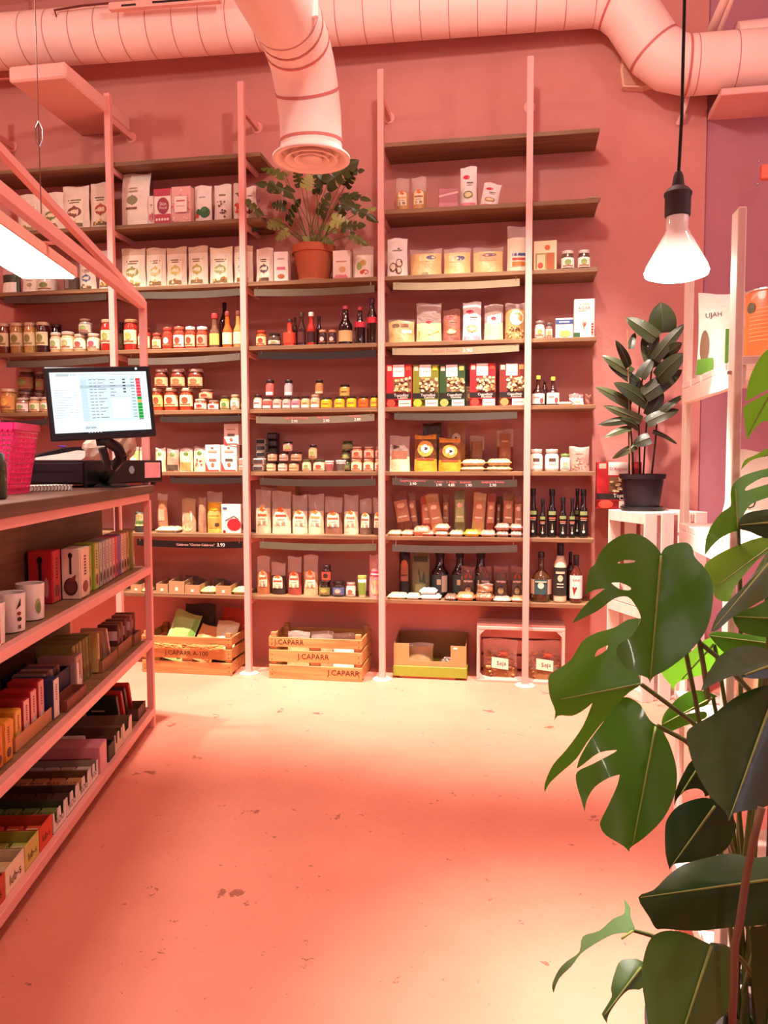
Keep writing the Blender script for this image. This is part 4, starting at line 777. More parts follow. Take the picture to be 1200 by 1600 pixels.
# ---- hanging price rails
def rail(bay,row,x0,y0,x1,y1,c,desc,txt=()):
    a=onY(x0,y0,FY+.006);b=onY(x1,y1,FY+.006);r=empty('price_rail',a,0,uniq(desc),'price rail','price rails hanging under shelves')
    L=b-a;hh=.019;sag=.008
    def g(t,s): return Vector((L.x*t,L.y*t+.0,L.z*t-sag*4*t*(1-t)+s))
    m=P(c,.4,metal=.3,var=.08,scale=12)
    mb=MB();mb.grid(lambda t,s:g(t,-hh+2*hh*s),14,1,m);mb.grid(lambda t,s:g(t,-hh+2*hh*s)+Vector((0,.003,0)),14,1,m,True)
    mb.grid(lambda t,s:g(t,hh)+Vector((0,.003*s,0)),14,1,m);mb.grid(lambda t,s:g(t,-hh)+Vector((0,.003*s,0)),14,1,m,True);mb.build('strip',r)
    for t in (.03,.97):
        p=g(t,hh);top=SZ[row]-.022-a.z
        MB().tube([p+Vector((0,.001,-.012)),p+Vector((0,-.003,0)),Vector((p.x,p.y,top))],.0013,CHROME,5).build('hook',r)
    for s,t,w_,dz_,c_ in txt:
        vs,fs,tw,tcx=text_mesh(s);sc=w_/tw;q=g(t,0)
        MB().add([(q.x+(x-tcx)*sc,-.0016,q.z+dz_+y*sc) for x,y,z in vs],fs,P(c_,.5)).build('lettering',r)
RD='d86a6a';WH='f6efe6'
rail('A',2,6,468,166,463,'4a3f38','dark rail below third shelf, far left')
rail('B',2,212,461,375,456,'5f5a50','grey rail below the medallion pouches')
rail('C',2,397,457,585,451,'6e6654','grey rail below terracotta pot shelf')
rail('D',2,614,447,812,441,'9a8c72','pale rail below the bread loaves')
rail('A',3,10,569,170,561,'5a524a','grey rail below the tall amber jars')
rail('B',3,200,565,375,557,'6a6258','grey rail below the tomato sauces and chili bottles')
rail('C',3,403,555,588,552,'2e2826','near black rail below the oil bottles')
rail('D',3,613,549,811,543,'a39478','pale rail below the oats and muesli bags',[('Nudeln Dinkel',.42,.14,.003,RD),('3.90',.6,.05,0,WH)])
rail('A',4,2,661,74,659,'3a3230','dark rail left of the monitor')
rail('B',4,250,654,377,652,'3a332f','dark rail below tomato sauce jars')
rail('C',4,400,656,585,652,'7a705e','grey rail below the spread jars',[('Bio Brot Honig',.35,.13,.012,RD),('2.90',.33,.035,-.006,WH),('Bio Birne',.58,.07,.012,RD),('2.90',.6,.035,-.006,WH),('Wacholder',.84,.07,.012,RD),('2.80',.86,.035,-.006,WH)])
rail('D',4,616,650,808,648,'55504a','dark grey rail below the pasta cartons')
rail('B',5,266,749,381,749,'3a302c','dark rail below the white foliage cartons')
rail('C',5,406,752,587,753,'4a413a','dark rail below the squat brown jars')
rail('D',5,613,752,808,755,'4f4a42','dark rail below the orange bags with five prices',[('Spaghetti Leguminose',.17,.14,.009,RD),('3.90',.17,.035,-.008,WH),('S. Avena',.38,.05,.009,RD),('2.90',.38,.03,-.008,WH),('S. Miglio',.48,.055,.009,RD),('4.80',.48,.035,-.008,WH),('Spaghetti',.59,.06,.009,RD),('1.90',.62,.03,-.008,WH),('Spaghetti Risotto',.81,.12,.009,RD),('2.90',.81,.035,-.008,WH)])
rail('B',6,214,847,379,851,'241d1c','black chalk rail with handwritten Calabrese price',[('Calabrese "Chorizo Calabrese"',.56,.23,0,'e8b0a8'),('3.90',.8,.045,0,WH)])
rail('C',6,406,851,588,855,'6a6654','olive grey rail below the flour bags')
rail('D',6,613,856,808,857,'5a5450','grey rail below the noodle packets')
# ================================================================== FLOOR CRATES AND BOXES
def put_text(root, s, x, y, z, w, col, name='lettering'):
    vs, fs, tw, tcx = text_mesh(s); sc = w/tw
    MB().add([(x+(a-tcx)*sc, y, z+b*sc) for a, b, c in vs], fs, P(col, .7)).build(name, root)
def slat_crate(name, x0, x1, y0, y1, h, label, texts, gap=.018):
    r = empty(name, ((x0+x1)/2, (y0+y1)/2, 0), 0, label, 'crate', 'wooden fruit crates under the shelving')
    w = x1-x0; d = y1-y0; n = 3; sh = (h-.012-gap*2)/3; t = .009
    for k in range(n):
        z = .012+k*(sh+gap); zz = z+sh*(1 if k < 2 else .8)
        MB().box(-w/2, w/2, -d/2, -d/2+t, z, zz, CRATEW, .0015).build('slat', r)
        MB().box(-w/2, w/2, d/2-t, d/2, z, zz, CRATEW, .0015).build('slat', r)
        for s in (-1, 1): MB().box(s*(w/2-t/2)-t/2, s*(w/2-t/2)+t/2, -d/2+t+.001, d/2-t-.001, z+.004, zz+.004, CRATEW, .0015).build('slat', r)
        for s in (-1, 1):
            for q in (.25, .75): MB().lathe([(.003, 0), (.003, .002)], DARK, 6, M=Matrix.Translation((s*(w/2-.018), -d/2+.001, z+sh*.8*q))@Matrix.Rotation(math.pi/2, 4, 'X')).build('nail', r)
    for sx in (-1, 1):
        for sy in (-1, 1): MB().box(sx*(w/2-t-.016)-.016, sx*(w/2-t-.016)+.016, sy*(d/2-t-.014)-.0135, sy*(d/2-t-.014)+.0135, 0, h+.012, CRATEW, .0015).build('corner_post', r)
    MB().box(-.03, .03, -d/2+t+.001, -d/2+t+.008, .012, h*.9, CRATEW, .001).build('batten', r)
    for k in range(5): MB().box(-w/2+t+.005, w/2-t-.005, -d/2+.02+k*(d-.04)/5+.002, -d/2+.02+(k+1)*(d-.04)/5-.002, .004, .011, CRATEW).build('base_board', r)
    MB().box(-w/2, w/2, -d/2, -d/2+.012, 0, .0115, CRATEW, .001).build('foot_rail', r)
    for s, tx, k, tw in texts: put_text(r, s, tx*w, -d/2-.001, .012+k*(sh+gap)+sh*(.5 if k < 2 else .4), tw, '4a2412')
    return r, w, d, sh, gap
c1 = slat_crate('fruit_crate', -2.115, -1.575, 4.15, 4.44, .225, 'weathered slatted crate with straw and bagged snacks behind the counter post', [('J.CAPARR A-100', .0, 1, .26)])
c2 = slat_crate('fruit_crate', -1.355, -.828, 4.14, 4.43, .245, 'honey coloured slatted crate with three stencilled names in middle bay', [('J.CAPARR', -.28, 2, .17), ('J.CAPARR', -.02, 1, .18), ('J.CAPARR', .3, 0, .18)])
# straw poking out of the first crate
rs = random.Random(4); mb = MB(); STR = P('dcae6a', .7)
for i in range(170):
    x = rs.choice([rs.uniform(-.22, -.05), rs.uniform(.02, .2)]); z = rs.uniform(.145, .17); a = rs.uniform(-.6, .6); l = rs.uniform(.02, .05); y = -.155+rs.uniform(-.008, .006)
    mb.tube([(x-l*math.cos(a), y, z-l*math.sin(a)*.5), (x, y-.008, z+.004), (x+l*math.cos(a), y+.006, z+l*math.sin(a)*.4)], .0016, STR, 3, False)
o = mb.build('straw', None, c1[0].location); o['kind'] = 'stuff'; tag(o, 'loose straw sticking out between slats of the left crate', 'straw')
def bag_at(kind, name, loc, w, h, d, label, grp, rx=0., rz=0., cat='bag', **o):
    r = empty(name, loc, rz, uniq(label), cat, grp); r.rotation_euler[0] = rx; r.rotation_euler[1] = o.pop('ry', 0.)
    make(kind, r, w, h, d, o, random.Random(len(_lab))); return r
bx0 = c1[0].location
bag_at('pouch', 'snack_bag', (-1.97, 4.24, .05), .17, .29, .07, 'green crisp bag with pale vegetable print in left crate', 'snack bags in the left crate', rx=-.35, ry=.25, c='a8c070', ds=[('p', [(-.45, .45), (.3, .75), (.35, .88), (-.45, .7)], 'efe0b0'), ('p', [(-.45, .2), (.25, .55), (.3, .68), (-.45, .4)], 'd8b878'), ('r', .3, .46, .1, .9, '7ab04a')]+blobs(random.Random(8), 8, -.4, .2, .1, .4, .09, .04, ['f3e6c0', 'c89a58']))
bag_at('pouch', 'snack_bag', (-1.86, 4.36, .05), .2, .31, .06, 'dark bag behind the green crisps in left crate', 'snack bags in the left crate', rx=-.15, c='3a3424')
bag_at('pouch', 'snack_bag', (-1.81, 4.235, .05), .15, .22, .07, 'orange chip bag in front in left crate', 'snack bags in the left crate', rx=-.5, ry=.3, c='d88a4a', ds=[('e', 0, .5, .4, .2, 'efb868'), ('e', .1, .4, .3, .12, 'f3d088'), ('r', -.4, .4, .08, .2, 'c86a3a')])
bag_at('pouch', 'snack_bag', (-1.69, 4.26, .06), .14, .23, .07, 'white and yellow chip bag in left crate', 'snack bags in the left crate', rx=-.45, ry=.12, c='efdcb0', ds=[('e', 0, .35, .35, .2, 'e8c848'), ('p', [(-.2, .5), (.3, .6), (.4, .9), (0, .8)], 'f6efe4')])
bag_at('pouch', 'snack_bag', (-1.70, 4.37, .06), .16, .28, .06, 'red chip bag leaning at the back of left crate', 'snack bags in the left crate', rx=-.2, ry=.2, c='b83a22', ds=[('e', 0, .5, .3, .2, 'c84a2c')])
for i, (x, z, c, n) in enumerate(((-1.22, .04, 'd8b078', 'tan'), (-1.09, .04, 'b8906a', 'brown'), (-.97, .03, 'efe0cc', 'pale'))):
    bag_at('clear', 'snack_bag', (x, 4.26+.02*i, z), .13, .2, .09, '%s clear bag inside the stencilled crate'%n, 'bags in the stencilled crate', rx=-.1, c=c, fill=.7)
# cardboard display tray with a green base
r = empty('display_tray', (-.472, 4.36, 0), 0, 'brown cardboard display tray with lime green base under fourth bay', 'tray')
KB = P('c08a58', .8); GB = P('8a9a30', .6); KD = P('8a5f3e', .85)
w, d = .40, .2
MB().box(-w/2+.03, w/2-.06, -d/2+.01, d/2-.01, 0, .012, P('d88a6a', .8)).build('plinth', r)
MB().box(-w/2-.004, w/2+.004, -d/2-.004, d/2+.004, .012, .07, GB, .002).build('green_base', r)
out = [(-w/2, .07), (w/2, .07), (w/2, .19), (w/2-.085, .19), (w/2-.085, .115), (w/2-.1, .1), (-w/2+.1, .1), (-w/2+.085, .115), (-w/2+.085, .195), (-w/2, .195)]
MB().prism(out, -d/2, -d/2+.004, KB).build('front_panel', r)
MB().box(-w/2, w/2, d/2-.004, d/2, .07, .225, KD).build('back_panel', r)
for s in (-1, 1): MB().prism([(-d/2+.004, .07), (d/2-.004, .07), (d/2-.004, .225), (-d/2+.004, .193)], -.002, .002, KD).build('side_panel', r, (s*(w/2-.002), 0, 0), math.pi/2)
MB().box(w/2-.07, w/2-.048, -d/2-.0012, -d/2, .172, .182, WHITE).build('price_sticker', r)
bag_at('clear', 'snack_bag', (-.545, 4.35, .0705), .17, .11, .09, 'clear bag of dried mushrooms in cardboard display tray', 'bags in the display tray', c='a8825a', fill=.85)
o = bag_at('flat', 'flat_packet', (-.37, 4.33, .0705), .1, .04, .08, 'small dark packet in cardboard display tray', 'bags in the display tray', c='5a4034', cat='packet', lab='a88a80')
# pink crate with soy bags
r = empty('pink_crate', (.02, 4.36, 0), 0, 'pale pink open fronted crate holding soy bags beneath right shelves', 'crate')
PC = P('eeb3a6', .55); w, d, h = .47, .2, .318
for (a, b, c, e, nm) in ((-w/2, w/2, 0, .014, 'bottom_board'), (-w/2, w/2, h-.03, h-.012, 'top_board')): MB().box(a, b, -d/2, d/2, c, e, PC, .002).build(nm, r)
for s in (-1, 1): MB().box(s*(w/2-.008)-.008, s*(w/2-.008)+.008, -d/2, d/2, .0145, h-.0305, PC, .002).build('side_board', r)
for z0, z1 in ((.03, .1), (.115, .19), (.205, .28)): MB().box(-w/2+.017, w/2-.017, d/2-.01, d/2-.001, z0, z1, PC, .001).build('slat', r)
for k in range(3): MB().box(-w/2, w/2, -d/2+.01+k*.062, -d/2+.06+k*.062, h-.0115, h, PC, .002).build('slat', r)
for sx in (-1, 1):
    for zz, q in ((.0145, 1), (h-.0305, -1)): MB().prism([(sx*(w/2-.0165), zz), (sx*(w/2-.046), zz), (sx*(w/2-.0165), zz+q*.03)], -d/2+.002, -d/2+.02, PC).build('gusset', r)
for x, n_ in ((-.11, 'left'), (.13, 'right')):
    g = bag_at('clear', 'soy_bag', (x+.02, 4.35, .0145), .19, .205, .1, '%s clear bag of soy chunks with handwritten Seja tag'%n_, 'soy bags in the pink crate', c='8a6038', fill=.25, film='e8c8b8')
    MB().add([(a-.01, -.05, b) for a, b in ((-.035, .055), (.055, .045), (.055, .105), (-.035, .115))], [(0, 1, 2, 3)], P('f5e8cc', .6)).build('tag', g)
    put_text(g, 'Seja', .008, -.0515, .08, .05, '241814')
    mb = MB(); rs2 = random.Random(int(x*100)); cm = [P('b0784a', .7), P('8a5a36', .7), P('c8945c', .7)]
    for k in range(90):
        zz = .012+.13*rs2.random()**1.4; xx = rs2.uniform(-.075, .075); yy = rs2.uniform(-.036, .03)*(1-zz*2.2); q = rs2.uniform(.008, .016)
        Mx = Matrix.Translation((xx, yy, zz))@Matrix.Rotation(rs2.uniform(0, 3), 4, 'Z')@Matrix.Rotation(rs2.uniform(-.7, .7), 4, 'X')
        mb.box(-q, q, -q*.6, q*.6, -q*.4, q*.4, rs2.choice(cm), q*.3, M=Mx)
    o_ = mb.build('soy_chunks', g); o_['kind'] = 'stuff'
    mb = MB(); rr = random.Random(5)
    for k in range(7): a = rr.uniform(0, 6); mb.tube([(.01+.02*math.cos(a), -.045, .13+.012*math.sin(a)), (.01, -.052, .135), (.01+.035*math.cos(a+2), -.046, .135+.018*math.sin(a+2))], .0035, P('b04a34', .6), 5)
    mb.build('twist_tie', g)

# ================================================================== COUNTER WITH SHELVES (left)
CT = empty('shop_counter', CO, TH, 'pink steel framed counter with dark wooden top and three low shelves', 'counter')
U0 = -2.75                                     # near end, beside the camera
def cbox(name, u0, u1, v0, v1, z0, z1, m, b=.002): return MB().box(v0, v1, u0, u1, z0, z1, m, b).build(name, CT)   # local x = v, y = u
cbox('worktop', U0, .0, -.62, .012, 1.062, 1.098, wood('50382c', '6d4a38', (22, 1.2, 22)))
for z0, z1 in ((1.031, 1.0615), (.703, .733), (.372, .402), (.055, .087)):
    cbox('front_rail', U0, -.031, -.03, 0, z0, z1, PINK)
    cbox('end_rail', -.03, 0, -.36, -.0305, z0, z1, PINK)
for z in (.733, .402, .087): cbox('shelf_board', U0, -.0315, -.36, -.0315, z-.02, z-.002, SHELFW)
cbox('post', -.03, 0, -.03, 0, 0, 1.0305, PINK); cbox('post', -.03, 0, -.39, -.361, 0, 1.06, PINK)
cbox('post', -.03, 0, -.155, -.135, .735, 1.03, PINK)
cbox('post', U0, U0+.03, -.03, 0, 0, 1.03, PINK)
cbox('back_panel', U0, -.06, -.215, -.2, .735, 1.0305, wood('5a3d2c', '7a553c', (22, 1.5, 22)))
cbox('back_panel', U0, -.035, -.375, -.361, .0, 1.06, wood('4a3226', '634434', (22, 1.5, 22)))
# canopy frame above the counter
CP = empty('canopy_frame', CO, TH, 'pink steel canopy frame hanging above the counter', 'frame')
def pbox(name, u0, u1, v0, v1, z0, z1, m=PINK, b=.002): return MB().box(v0, v1, u0, u1, z0, z1, m, b).build(name, CP)
pbox('post', -.03, 0, -.03, 0, 1.0985, 1.905)
pbox('front_rail', U0, -.031, -.03, 0, 1.868, 1.905)
MB().bar((-.015, -.02, 1.90), (-.15-.13, -1.15-.98, 2.12+.2), .024, .026, PINK).build('tie_bar', CP)
wp = onZ(45, 318, 1.905)
wt = empty('suspension_wire', cu(-1.2, -.015, 1.905), TH, 'thin steel wire with clip holding up the canopy frame', 'wire')
MB().tube([(0, 0, 0), (0, 0, 2.045)], .0016, P('8a5a52', .4, metal=.5), 5).build('cable', wt)
MB().tube([(0, 0, .20), (.008, 0, .22), (.008, 0, .25), (0, 0, .27), (-.008, 0, .25), (-.008, 0, .22), (0, 0, .20)], .003, CHROME, 6).build('clip', wt)
LD = empty('led_panel_lamp', cu(-.62, -.1, 1.86), TH, 'long glowing white panel lamp under the canopy frame', 'lamp')
MB().box(-.2, 0, U0+.62, 0, .006, .045, P('e9b6a6', .5), .003).build('housing', LD)
MB().box(-.19, -.01, U0+.64, -.012, 0, .0055, emis('fff6ec', 14.5)).build('diffuser', LD)
for uu in (-.3, -1.6): MB().box(-.012, .085, uu-.01, uu+.01, .0455, .052, PINK).build('hanger', LD)

# ---- things on the counter top
TZ = 1.0985
R0 = Matrix.Translation(cu(-.403, -.157, TZ)); ang = math.atan2((cu(.09, .055, 0)-cu(-.403, -.157, 0)).y, (cu(.09, .055, 0)-cu(-.403, -.157, 0)).x)
dr = empty('cash_drawer', cu(-.403, -.157, TZ+.012), ang, 'black metal cash drawer with round badge and pink note', 'cash drawer')
DL = .50
BM = P('211b1e', .4, metal=.2)
MB().box(0, DL, 0, .36, 0, .098, BM, .004).build('body', dr)
MB().box(-.006, -.0005, .012, .35, .008, .088, P('2c2530', .4, metal=.2), .002).build('drawer_front', dr)
MB().box(-.0075, -.0062, .06, .31, .05, .056, BLACK).build('slot', dr)
MB().lathe([(.017, 0), (.017, .002), (0, .003)], P('8f9aa5', .4, var=.4, scale=80), 18, M=Matrix.Translation((DL*.56, -.0005, .056))@Matrix.Rotation(math.pi/2, 4, 'X')).build('badge', dr)
MB().box(DL*.74, DL*.96, -.0022, -.0005, .02, .088, P('e8a9b0', .7)).build('pink_note', dr)
for x in (.03, DL-.03):
    for y in (.03, .33): MB().lathe([(.012, -.012), (.012, 0)], BLACK, 10, x, y).build('foot', dr)
# monitor on an angled stand
mc = [onD(78, 577, 2.60), onD(243, 575, 2.76), onD(243, 688, 2.76), onD(80, 690, 2.60)]
ex = (mc[1]-mc[0]); MWd = ex.length; ex.normalize(); ezv = ((mc[0]-mc[3])+(mc[1]-mc[2])); ezv = (ezv-ex*ezv.dot(ex)); MHt = ezv.length/2; ezv.normalize(); eyv = ezv.cross(ex)
MM = Matrix(((ex.x, eyv.x, ezv.x, mc[3].x), (ex.y, eyv.y, ezv.y, mc[3].y), (ex.z, eyv.z, ezv.z, mc[3].z), (0, 0, 0, 1)))
mon = empty('computer_monitor', (0, 0, 0), 0, 'black till monitor showing a sales table on angled stand', 'monitor'); mon.matrix_world = MM
MB().box(0, MWd, 0, .022, 0, MHt, BLACK, .004).build('bezel', mon)
MB().box(MWd*.2, MWd*.8, .0225, .045, MHt*.2, MHt*.8, BLACK, .006).build('rear_housing', mon)
x0, x1, z0, z1 = MWd*.045, MWd*.955, MHt*.085, MHt*.925
scr = MB(); k = [0]
def sr(a, b, c, d_, col, s=1.0):
    k[0] += 1; y = -.0006-.00012*k[0]*.6
    scr.poly([(x0+(x1-x0)*a, y, z0+(z1-z0)*c), (x0+(x1-x0)*b, y, z0+(z1-z0)*c), (x0+(x1-x0)*b, y, z0+(z1-z0)*d_), (x0+(x1-x0)*a, y, z0+(z1-z0)*d_)], emis(col, s))
sr(0, 1, 0, 1, 'e3f2f2'); sr(0, 1, 0, .022, '3a3438', .5); sr(.29, .87, .2, .93, 'cfdfe4'); sr(0, .28, .25, .99, 'e9f5f3'); sr(.06, .19, .93, .98, 'b7c2c4'); sr(.2, .27, .93, .98, 'c9d3d5')
sr(.3, .36, .2, .88, 'bfd2dc'); sr(.29, .9, .955, .965, 'a9b4b8'); sr(.29, .9, .19, .194, '8a9aa0')
for i in range(13):
    z = .87-i*.052; sr(.29, .865, z-.036, z-.034, 'a3b4bb')
    if i == 2: sr(.29, .865, z-.03, z+.018, 'aebfc8')
    for a, b in ((.385, .42), (.43, .46), (.475, .56-.03*(i % 3)), (.6, .66-.02*(i % 2)), (.82, .86)): sr(a, b, z-.006, z+.006, '76858c')
    if i < 5: sr(.735, .765, z-.012, z+.012, '4a5054')
    sr(.875, .925, z-.03, z+.018, 'd8404a' if i < 6 else ('d8a048' if i == 7 else '1f9a38'))
sr(.875, .925, .195, .21, '1a2a20')
for i in range(12): z = .7-i*.04; sr(.02, .2-.04*((i*7) % 3), z, z+.008, '9aa8aa'); sr(.22, .25, z, z+.008, 'a8b4b4')
sr(.595, .805, .22, .6, 'c3d3d8'); sr(.6, .8, .225, .565, 'dbe8ec'); sr(.66, .75, .3, .5, 'eef5f6'); sr(.3, .42, .05, .13, 'c7d6db'); sr(.305, .35, .075, .1, '9aa8b0'); sr(.36, .41, .075, .1, '9aa8b0')
for i in range(5): sr(.33+.03*i, .345+.03*i, .005, .018, 'c9d0d8')
scr.build('screen', mon)
MB().lathe([(.004, 0), (0, .001)], emis('cfe6ff', 2.0), 8, M=Matrix.Translation((MWd*.86, -.0008, MHt*.965))@Matrix.Rotation(math.pi/2, 4, 'X')).build('webcam_light', mon)
MI = MM.inverted()
def w2m(p): return tuple(MI@Vector(p))
sb_ = cu(-.29, -.11, TZ)
MB().lathe([(.085, 0), (.085, .006), (.07, .014), (.03, .018)], BLACK, 24).build('stand_base', mon, mw=Matrix.Translation(sb_)@Matrix.Diagonal((1.15, .9, 1, 1)))
elb = sb_+Vector((-.03, .02, .03)); knee = onD(190, 715, 2.78); top = onD(165, 688, 2.70)
MB().tube([w2m(elb), w2m(elb.lerp(knee, .5)), w2m(knee)], [.022, .02, .018], BLACK, 10).build('stand_leg', mon, smooth=True)
MB().tube([w2m(knee+Vector((.0, 0, .0))), w2m(onD(184, 700, 2.78)), w2m(top), w2m(onD(150, 690, 2.69))], [.02, .02, .019, .016], BLACK, 10).build('stand_arm', mon, smooth=True)
MB().tube([w2m(onD(170, 735, 2.73)), w2m(onD(160, 700, 2.70))], [.012, .015], P('3a3438', .2, metal=.6), 8).build('stand_strut', mon)
# card terminal, crumpled receipts, paper bag on the drawer
ct_ = onD(92, 722, 2.95); ct_.z = TZ+.1105
t = empty('card_terminal', ct_, ang-.5, 'black and white card terminal lying on the cash drawer', 'card terminal')
MB().prism([(-.095, 0), (.07, 0), (.085, .01), (.088, .034), (.06, .036), (-.02, .02), (-.095, .008)], -.035, .035, WHITE).build('body', t)
MB().prism([(-.1, .0085), (-.02, .0205), (.06, .0365), (.086, .0345), (.084, .05), (.03, .047), (-.05, .028), (-.1, .012)], -.033, .033, BLACK).build('keypad_cover', t)
MB().box(.0, .025, -.012, .012, .0475, .053, P('5a3ab0', .4), .003).build('purple_key', t)
pb = onD(150, 720, 2.9); pb.z = TZ+.1105
rr = random.Random(9)
def crumple(name, loc, r, h, m, label, cat):
    vs = []; fs = []; nu, nv = 14, 8
    for j in range(nv+1):
        for i in range(nu):
            a = 6.2832*i/nu; e = math.pi*j/nv; q = r*(.75+.4*rr.random()); vs.append((q*math.sin(e)*math.cos(a), q*.7*math.sin(e)*math.sin(a), h/2-h/2*math.cos(e)))
    for j in range(nv):
        for i in range(nu): fs.append((j*nu+i, j*nu+(i+1) % nu, (j+1)*nu+(i+1) % nu, (j+1)*nu+i))
    return tag(MB().add(vs, fs, m).build(name, None, loc), label, cat)
crumple('crumpled_paper', pb, .05, .085, P('e8d5c0', .7), 'crumpled receipt paper on the drawer beside card terminal', 'paper')
pb2 = onD(196, 722, 3.05); pb2.z = TZ+.1105
crumple('paper_bag', pb2, .045, .12, P('b48f78', .8), 'folded brown paper bag behind the monitor stand', 'paper bag')
# spiral notepad
npd = empty('notepad', cu(-.68, -.225, TZ), TH+.82, 'spiral bound notepad with striped edge on the counter', 'notepad')
MB().box(-.08, .075, -.07, .05, 0, .018, P('efe3d6', .7, var=.02), .002).build('pages', npd)
MB().box(-.082, .077, -.072, .052, .0182, .020, P('f4ece2', .6), .001).build('cover', npd)
mb = MB()
for i in range(12):
    x = -.073+i*.0125; mb.tube([(x+.0, -.072+.008*math.cos(q), .011+.010*math.sin(q)) for q in [6.2832*j/8 for j in range(9)]], .0014, P('5a4640', .4), 5)
mb.build('spiral', npd)
kb = onD(87, 745, 2.6); 
ky = empty('key_bunch', cu(-.50, -.24, TZ), .4, 'small bunch of keys beside the notepad', 'keys')
for i in range(4):
    mb = MB(); mb.lathe([(.006, 0), (.012, 0), (.012, .002), (.006, .002)], CHROME, 10, .02*i-.03, .01*(i % 2), cap=False); mb.box(.02*i-.034, .02*i-.026, .01*(i % 2)+.011, .01*(i % 2)+.05, 0, .002, CHROME); mb.build('key', ky, (0, 0, .0025*i))
# pink perforated basket
bk = empty('plastic_basket', cu(-.955, -.32, TZ), TH, 'bright pink perforated plastic basket on the counter', 'basket')
BP = P('ec2f78', .35, coat=.3, var=.03)
bw, bd, bh = .15, .10, .215
def side(name, p0, p1, q0, q1, nx, nz):
    """lattice wall: bottom edge p0-p1, top edge q0-q1"""
    p0, p1, q0, q1 = map(Vector, (p0, p1, q0, q1)); nrm = (p1-p0).cross(q0-p0).normalized()*.0018; mb = MB()
    def at(a, b): return (p0.lerp(p1, a)).lerp(q0.lerp(q1, a), b)
    for i in range(nx+1):
        a = i/nx; w_ = .26/nx; a0, a1 = max(0, a-w_/2), min(1, a+w_/2); vs = [at(a0, 0)+nrm, at(a1, 0)+nrm, at(a1, 1)+nrm, at(a0, 1)+nrm, at(a0, 0)-nrm, at(a1, 0)-nrm, at(a1, 1)-nrm, at(a0, 1)-nrm]
        mb.add(vs, [(0, 1, 2, 3), (7, 6, 5, 4), (0, 4, 5, 1), (1, 5, 6, 2), (2, 6, 7, 3), (3, 7, 4, 0)], BP)
    for j in range(nz+1):
        b0 = max(0, j/nz-.13/nz); b1 = min(1, j/nz+.13/nz+(.08 if j == 0 else 0)); vs = [at(0, b0)+nrm, at(1, b0)+nrm, at(1, b1)+nrm, at(0, b1)+nrm, at(0, b0)-nrm, at(1, b0)-nrm, at(1, b1)-nrm, at(0, b1)-nrm]
        mb.add(vs, [(0, 1, 2, 3), (7, 6, 5, 4), (0, 4, 5, 1), (1, 5, 6, 2), (2, 6, 7, 3), (3, 7, 4, 0)], BP)
    mb.build(name, bk)
b4 = [(-bw*.82, -bd*.9), (bw*.78, -bd*.9), (bw*.78, bd*.9), (-bw*.82, bd*.9)]; t4 = [(-bw, -bd), (bw, -bd), (bw, bd), (-bw, bd)]
for i in range(4):
    j = (i+1) % 4; side('lattice_side', (*b4[i], 0), (*b4[j], 0), (*t4[i], bh), (*t4[j], bh), 18 if i % 2 == 0 else 12, 13)
MB().prism([(x, z) for x, z in ((-bw*.82, 0), (bw*.82, 0), (bw*.82, .004), (-bw*.82, .004))], -bd*.82, bd*.82, BP).build('base', bk)
mb = MB()
for i in range(4):
    j = (i+1) % 4; hz = [bh, bh, bh, bh]
    mb.bar((*t4[i], bh), (*t4[j], bh), .014, .022, BP)
mb.build('rim', bk)
hp = [Vector((-bw+.005, -bd, bh))]+[Vector((-bw+.0, -bd+(2*bd)*q, bh+.10*math.sin(math.pi*q)**.7)) for q in [i/10 for i in range(11)]]
MB().tube(hp, .012, BP, 8).build('handle', bk, smooth=True)
gb = empty('green_bottle', cu(-1.335, -.135, TZ), 0, 'dark green container at the left edge of the counter', 'bottle')
MB().lathe([(.045, 0), (.05, .004), (.05, .1), (.045, .125), (.03, .135)], P('2f3a26', .3, coat=.5), 20).build('body', gb, smooth=True)
MB().lathe([(.03, .135), (.03, .15), (0, .152)], BLACK, 14).build('cap', gb)

# ================================================================== GOODS ON THE COUNTER SHELVES
S1, S2, S3 = .733, .402, .087
FACE_CAM = TH; FACE_AISLE = TH+math.pi/2
def CB(u, v, z, w, h, d, face, label, grp, kind='box', nm='chocolate_carton', cat='box', **o):
    r = empty(nm, cu(u, v, z), face+o.pop('rz', 0.), uniq(label), cat, grp); r.rotation_euler[0] = o.pop('rx', 0.); r.rotation_euler[1] = o.pop('ry', 0.)
    make(kind, r, w, h, d, o, random.Random(len(_lab))); return r
# mugs
def mug(u, v, c, label, ds, face):
    r = empty('coffee_mug', cu(u, v, S1), face, uniq(label), 'mug', 'mugs on the counter shelf')
    smooth_angle(MB().lathe([(.034, 0), (.038, .002), (.041, .106), (.0405, .108), (.038, .106), (.035, .008), (0, .006)], P(c, .25, coat=.5, var=.02), 28).build('body', r))
    MB().tube([(-.0385+.0*q, 0, 0) if False else (-.039-.028*math.sin(math.pi*q), 0, .022+.066*q) for q in [i/10 for i in range(11)]], .0055, P(c, .25, coat=.5, var=.02), 8).build('handle', r, smooth=True)
    def sf(a, b, off): an = math.radians(270)+a*2.2; rr_ = .0378+.0035*b+off; return (rr_*math.cos(an), rr_*math.sin(an), b*.106)
    decals(sf, ds, 'label', r, .08, .106)
mug(-1.52, -.065, 'efe3d8', 'white mug with brown figure print at far left', [('e', .42, .6, .12, .1, '4a2418'), ('r', .36, .5, .25, .6, '4a2418'), ('e', .43, .74, .08, .06, '4a2418')], FACE_CAM)
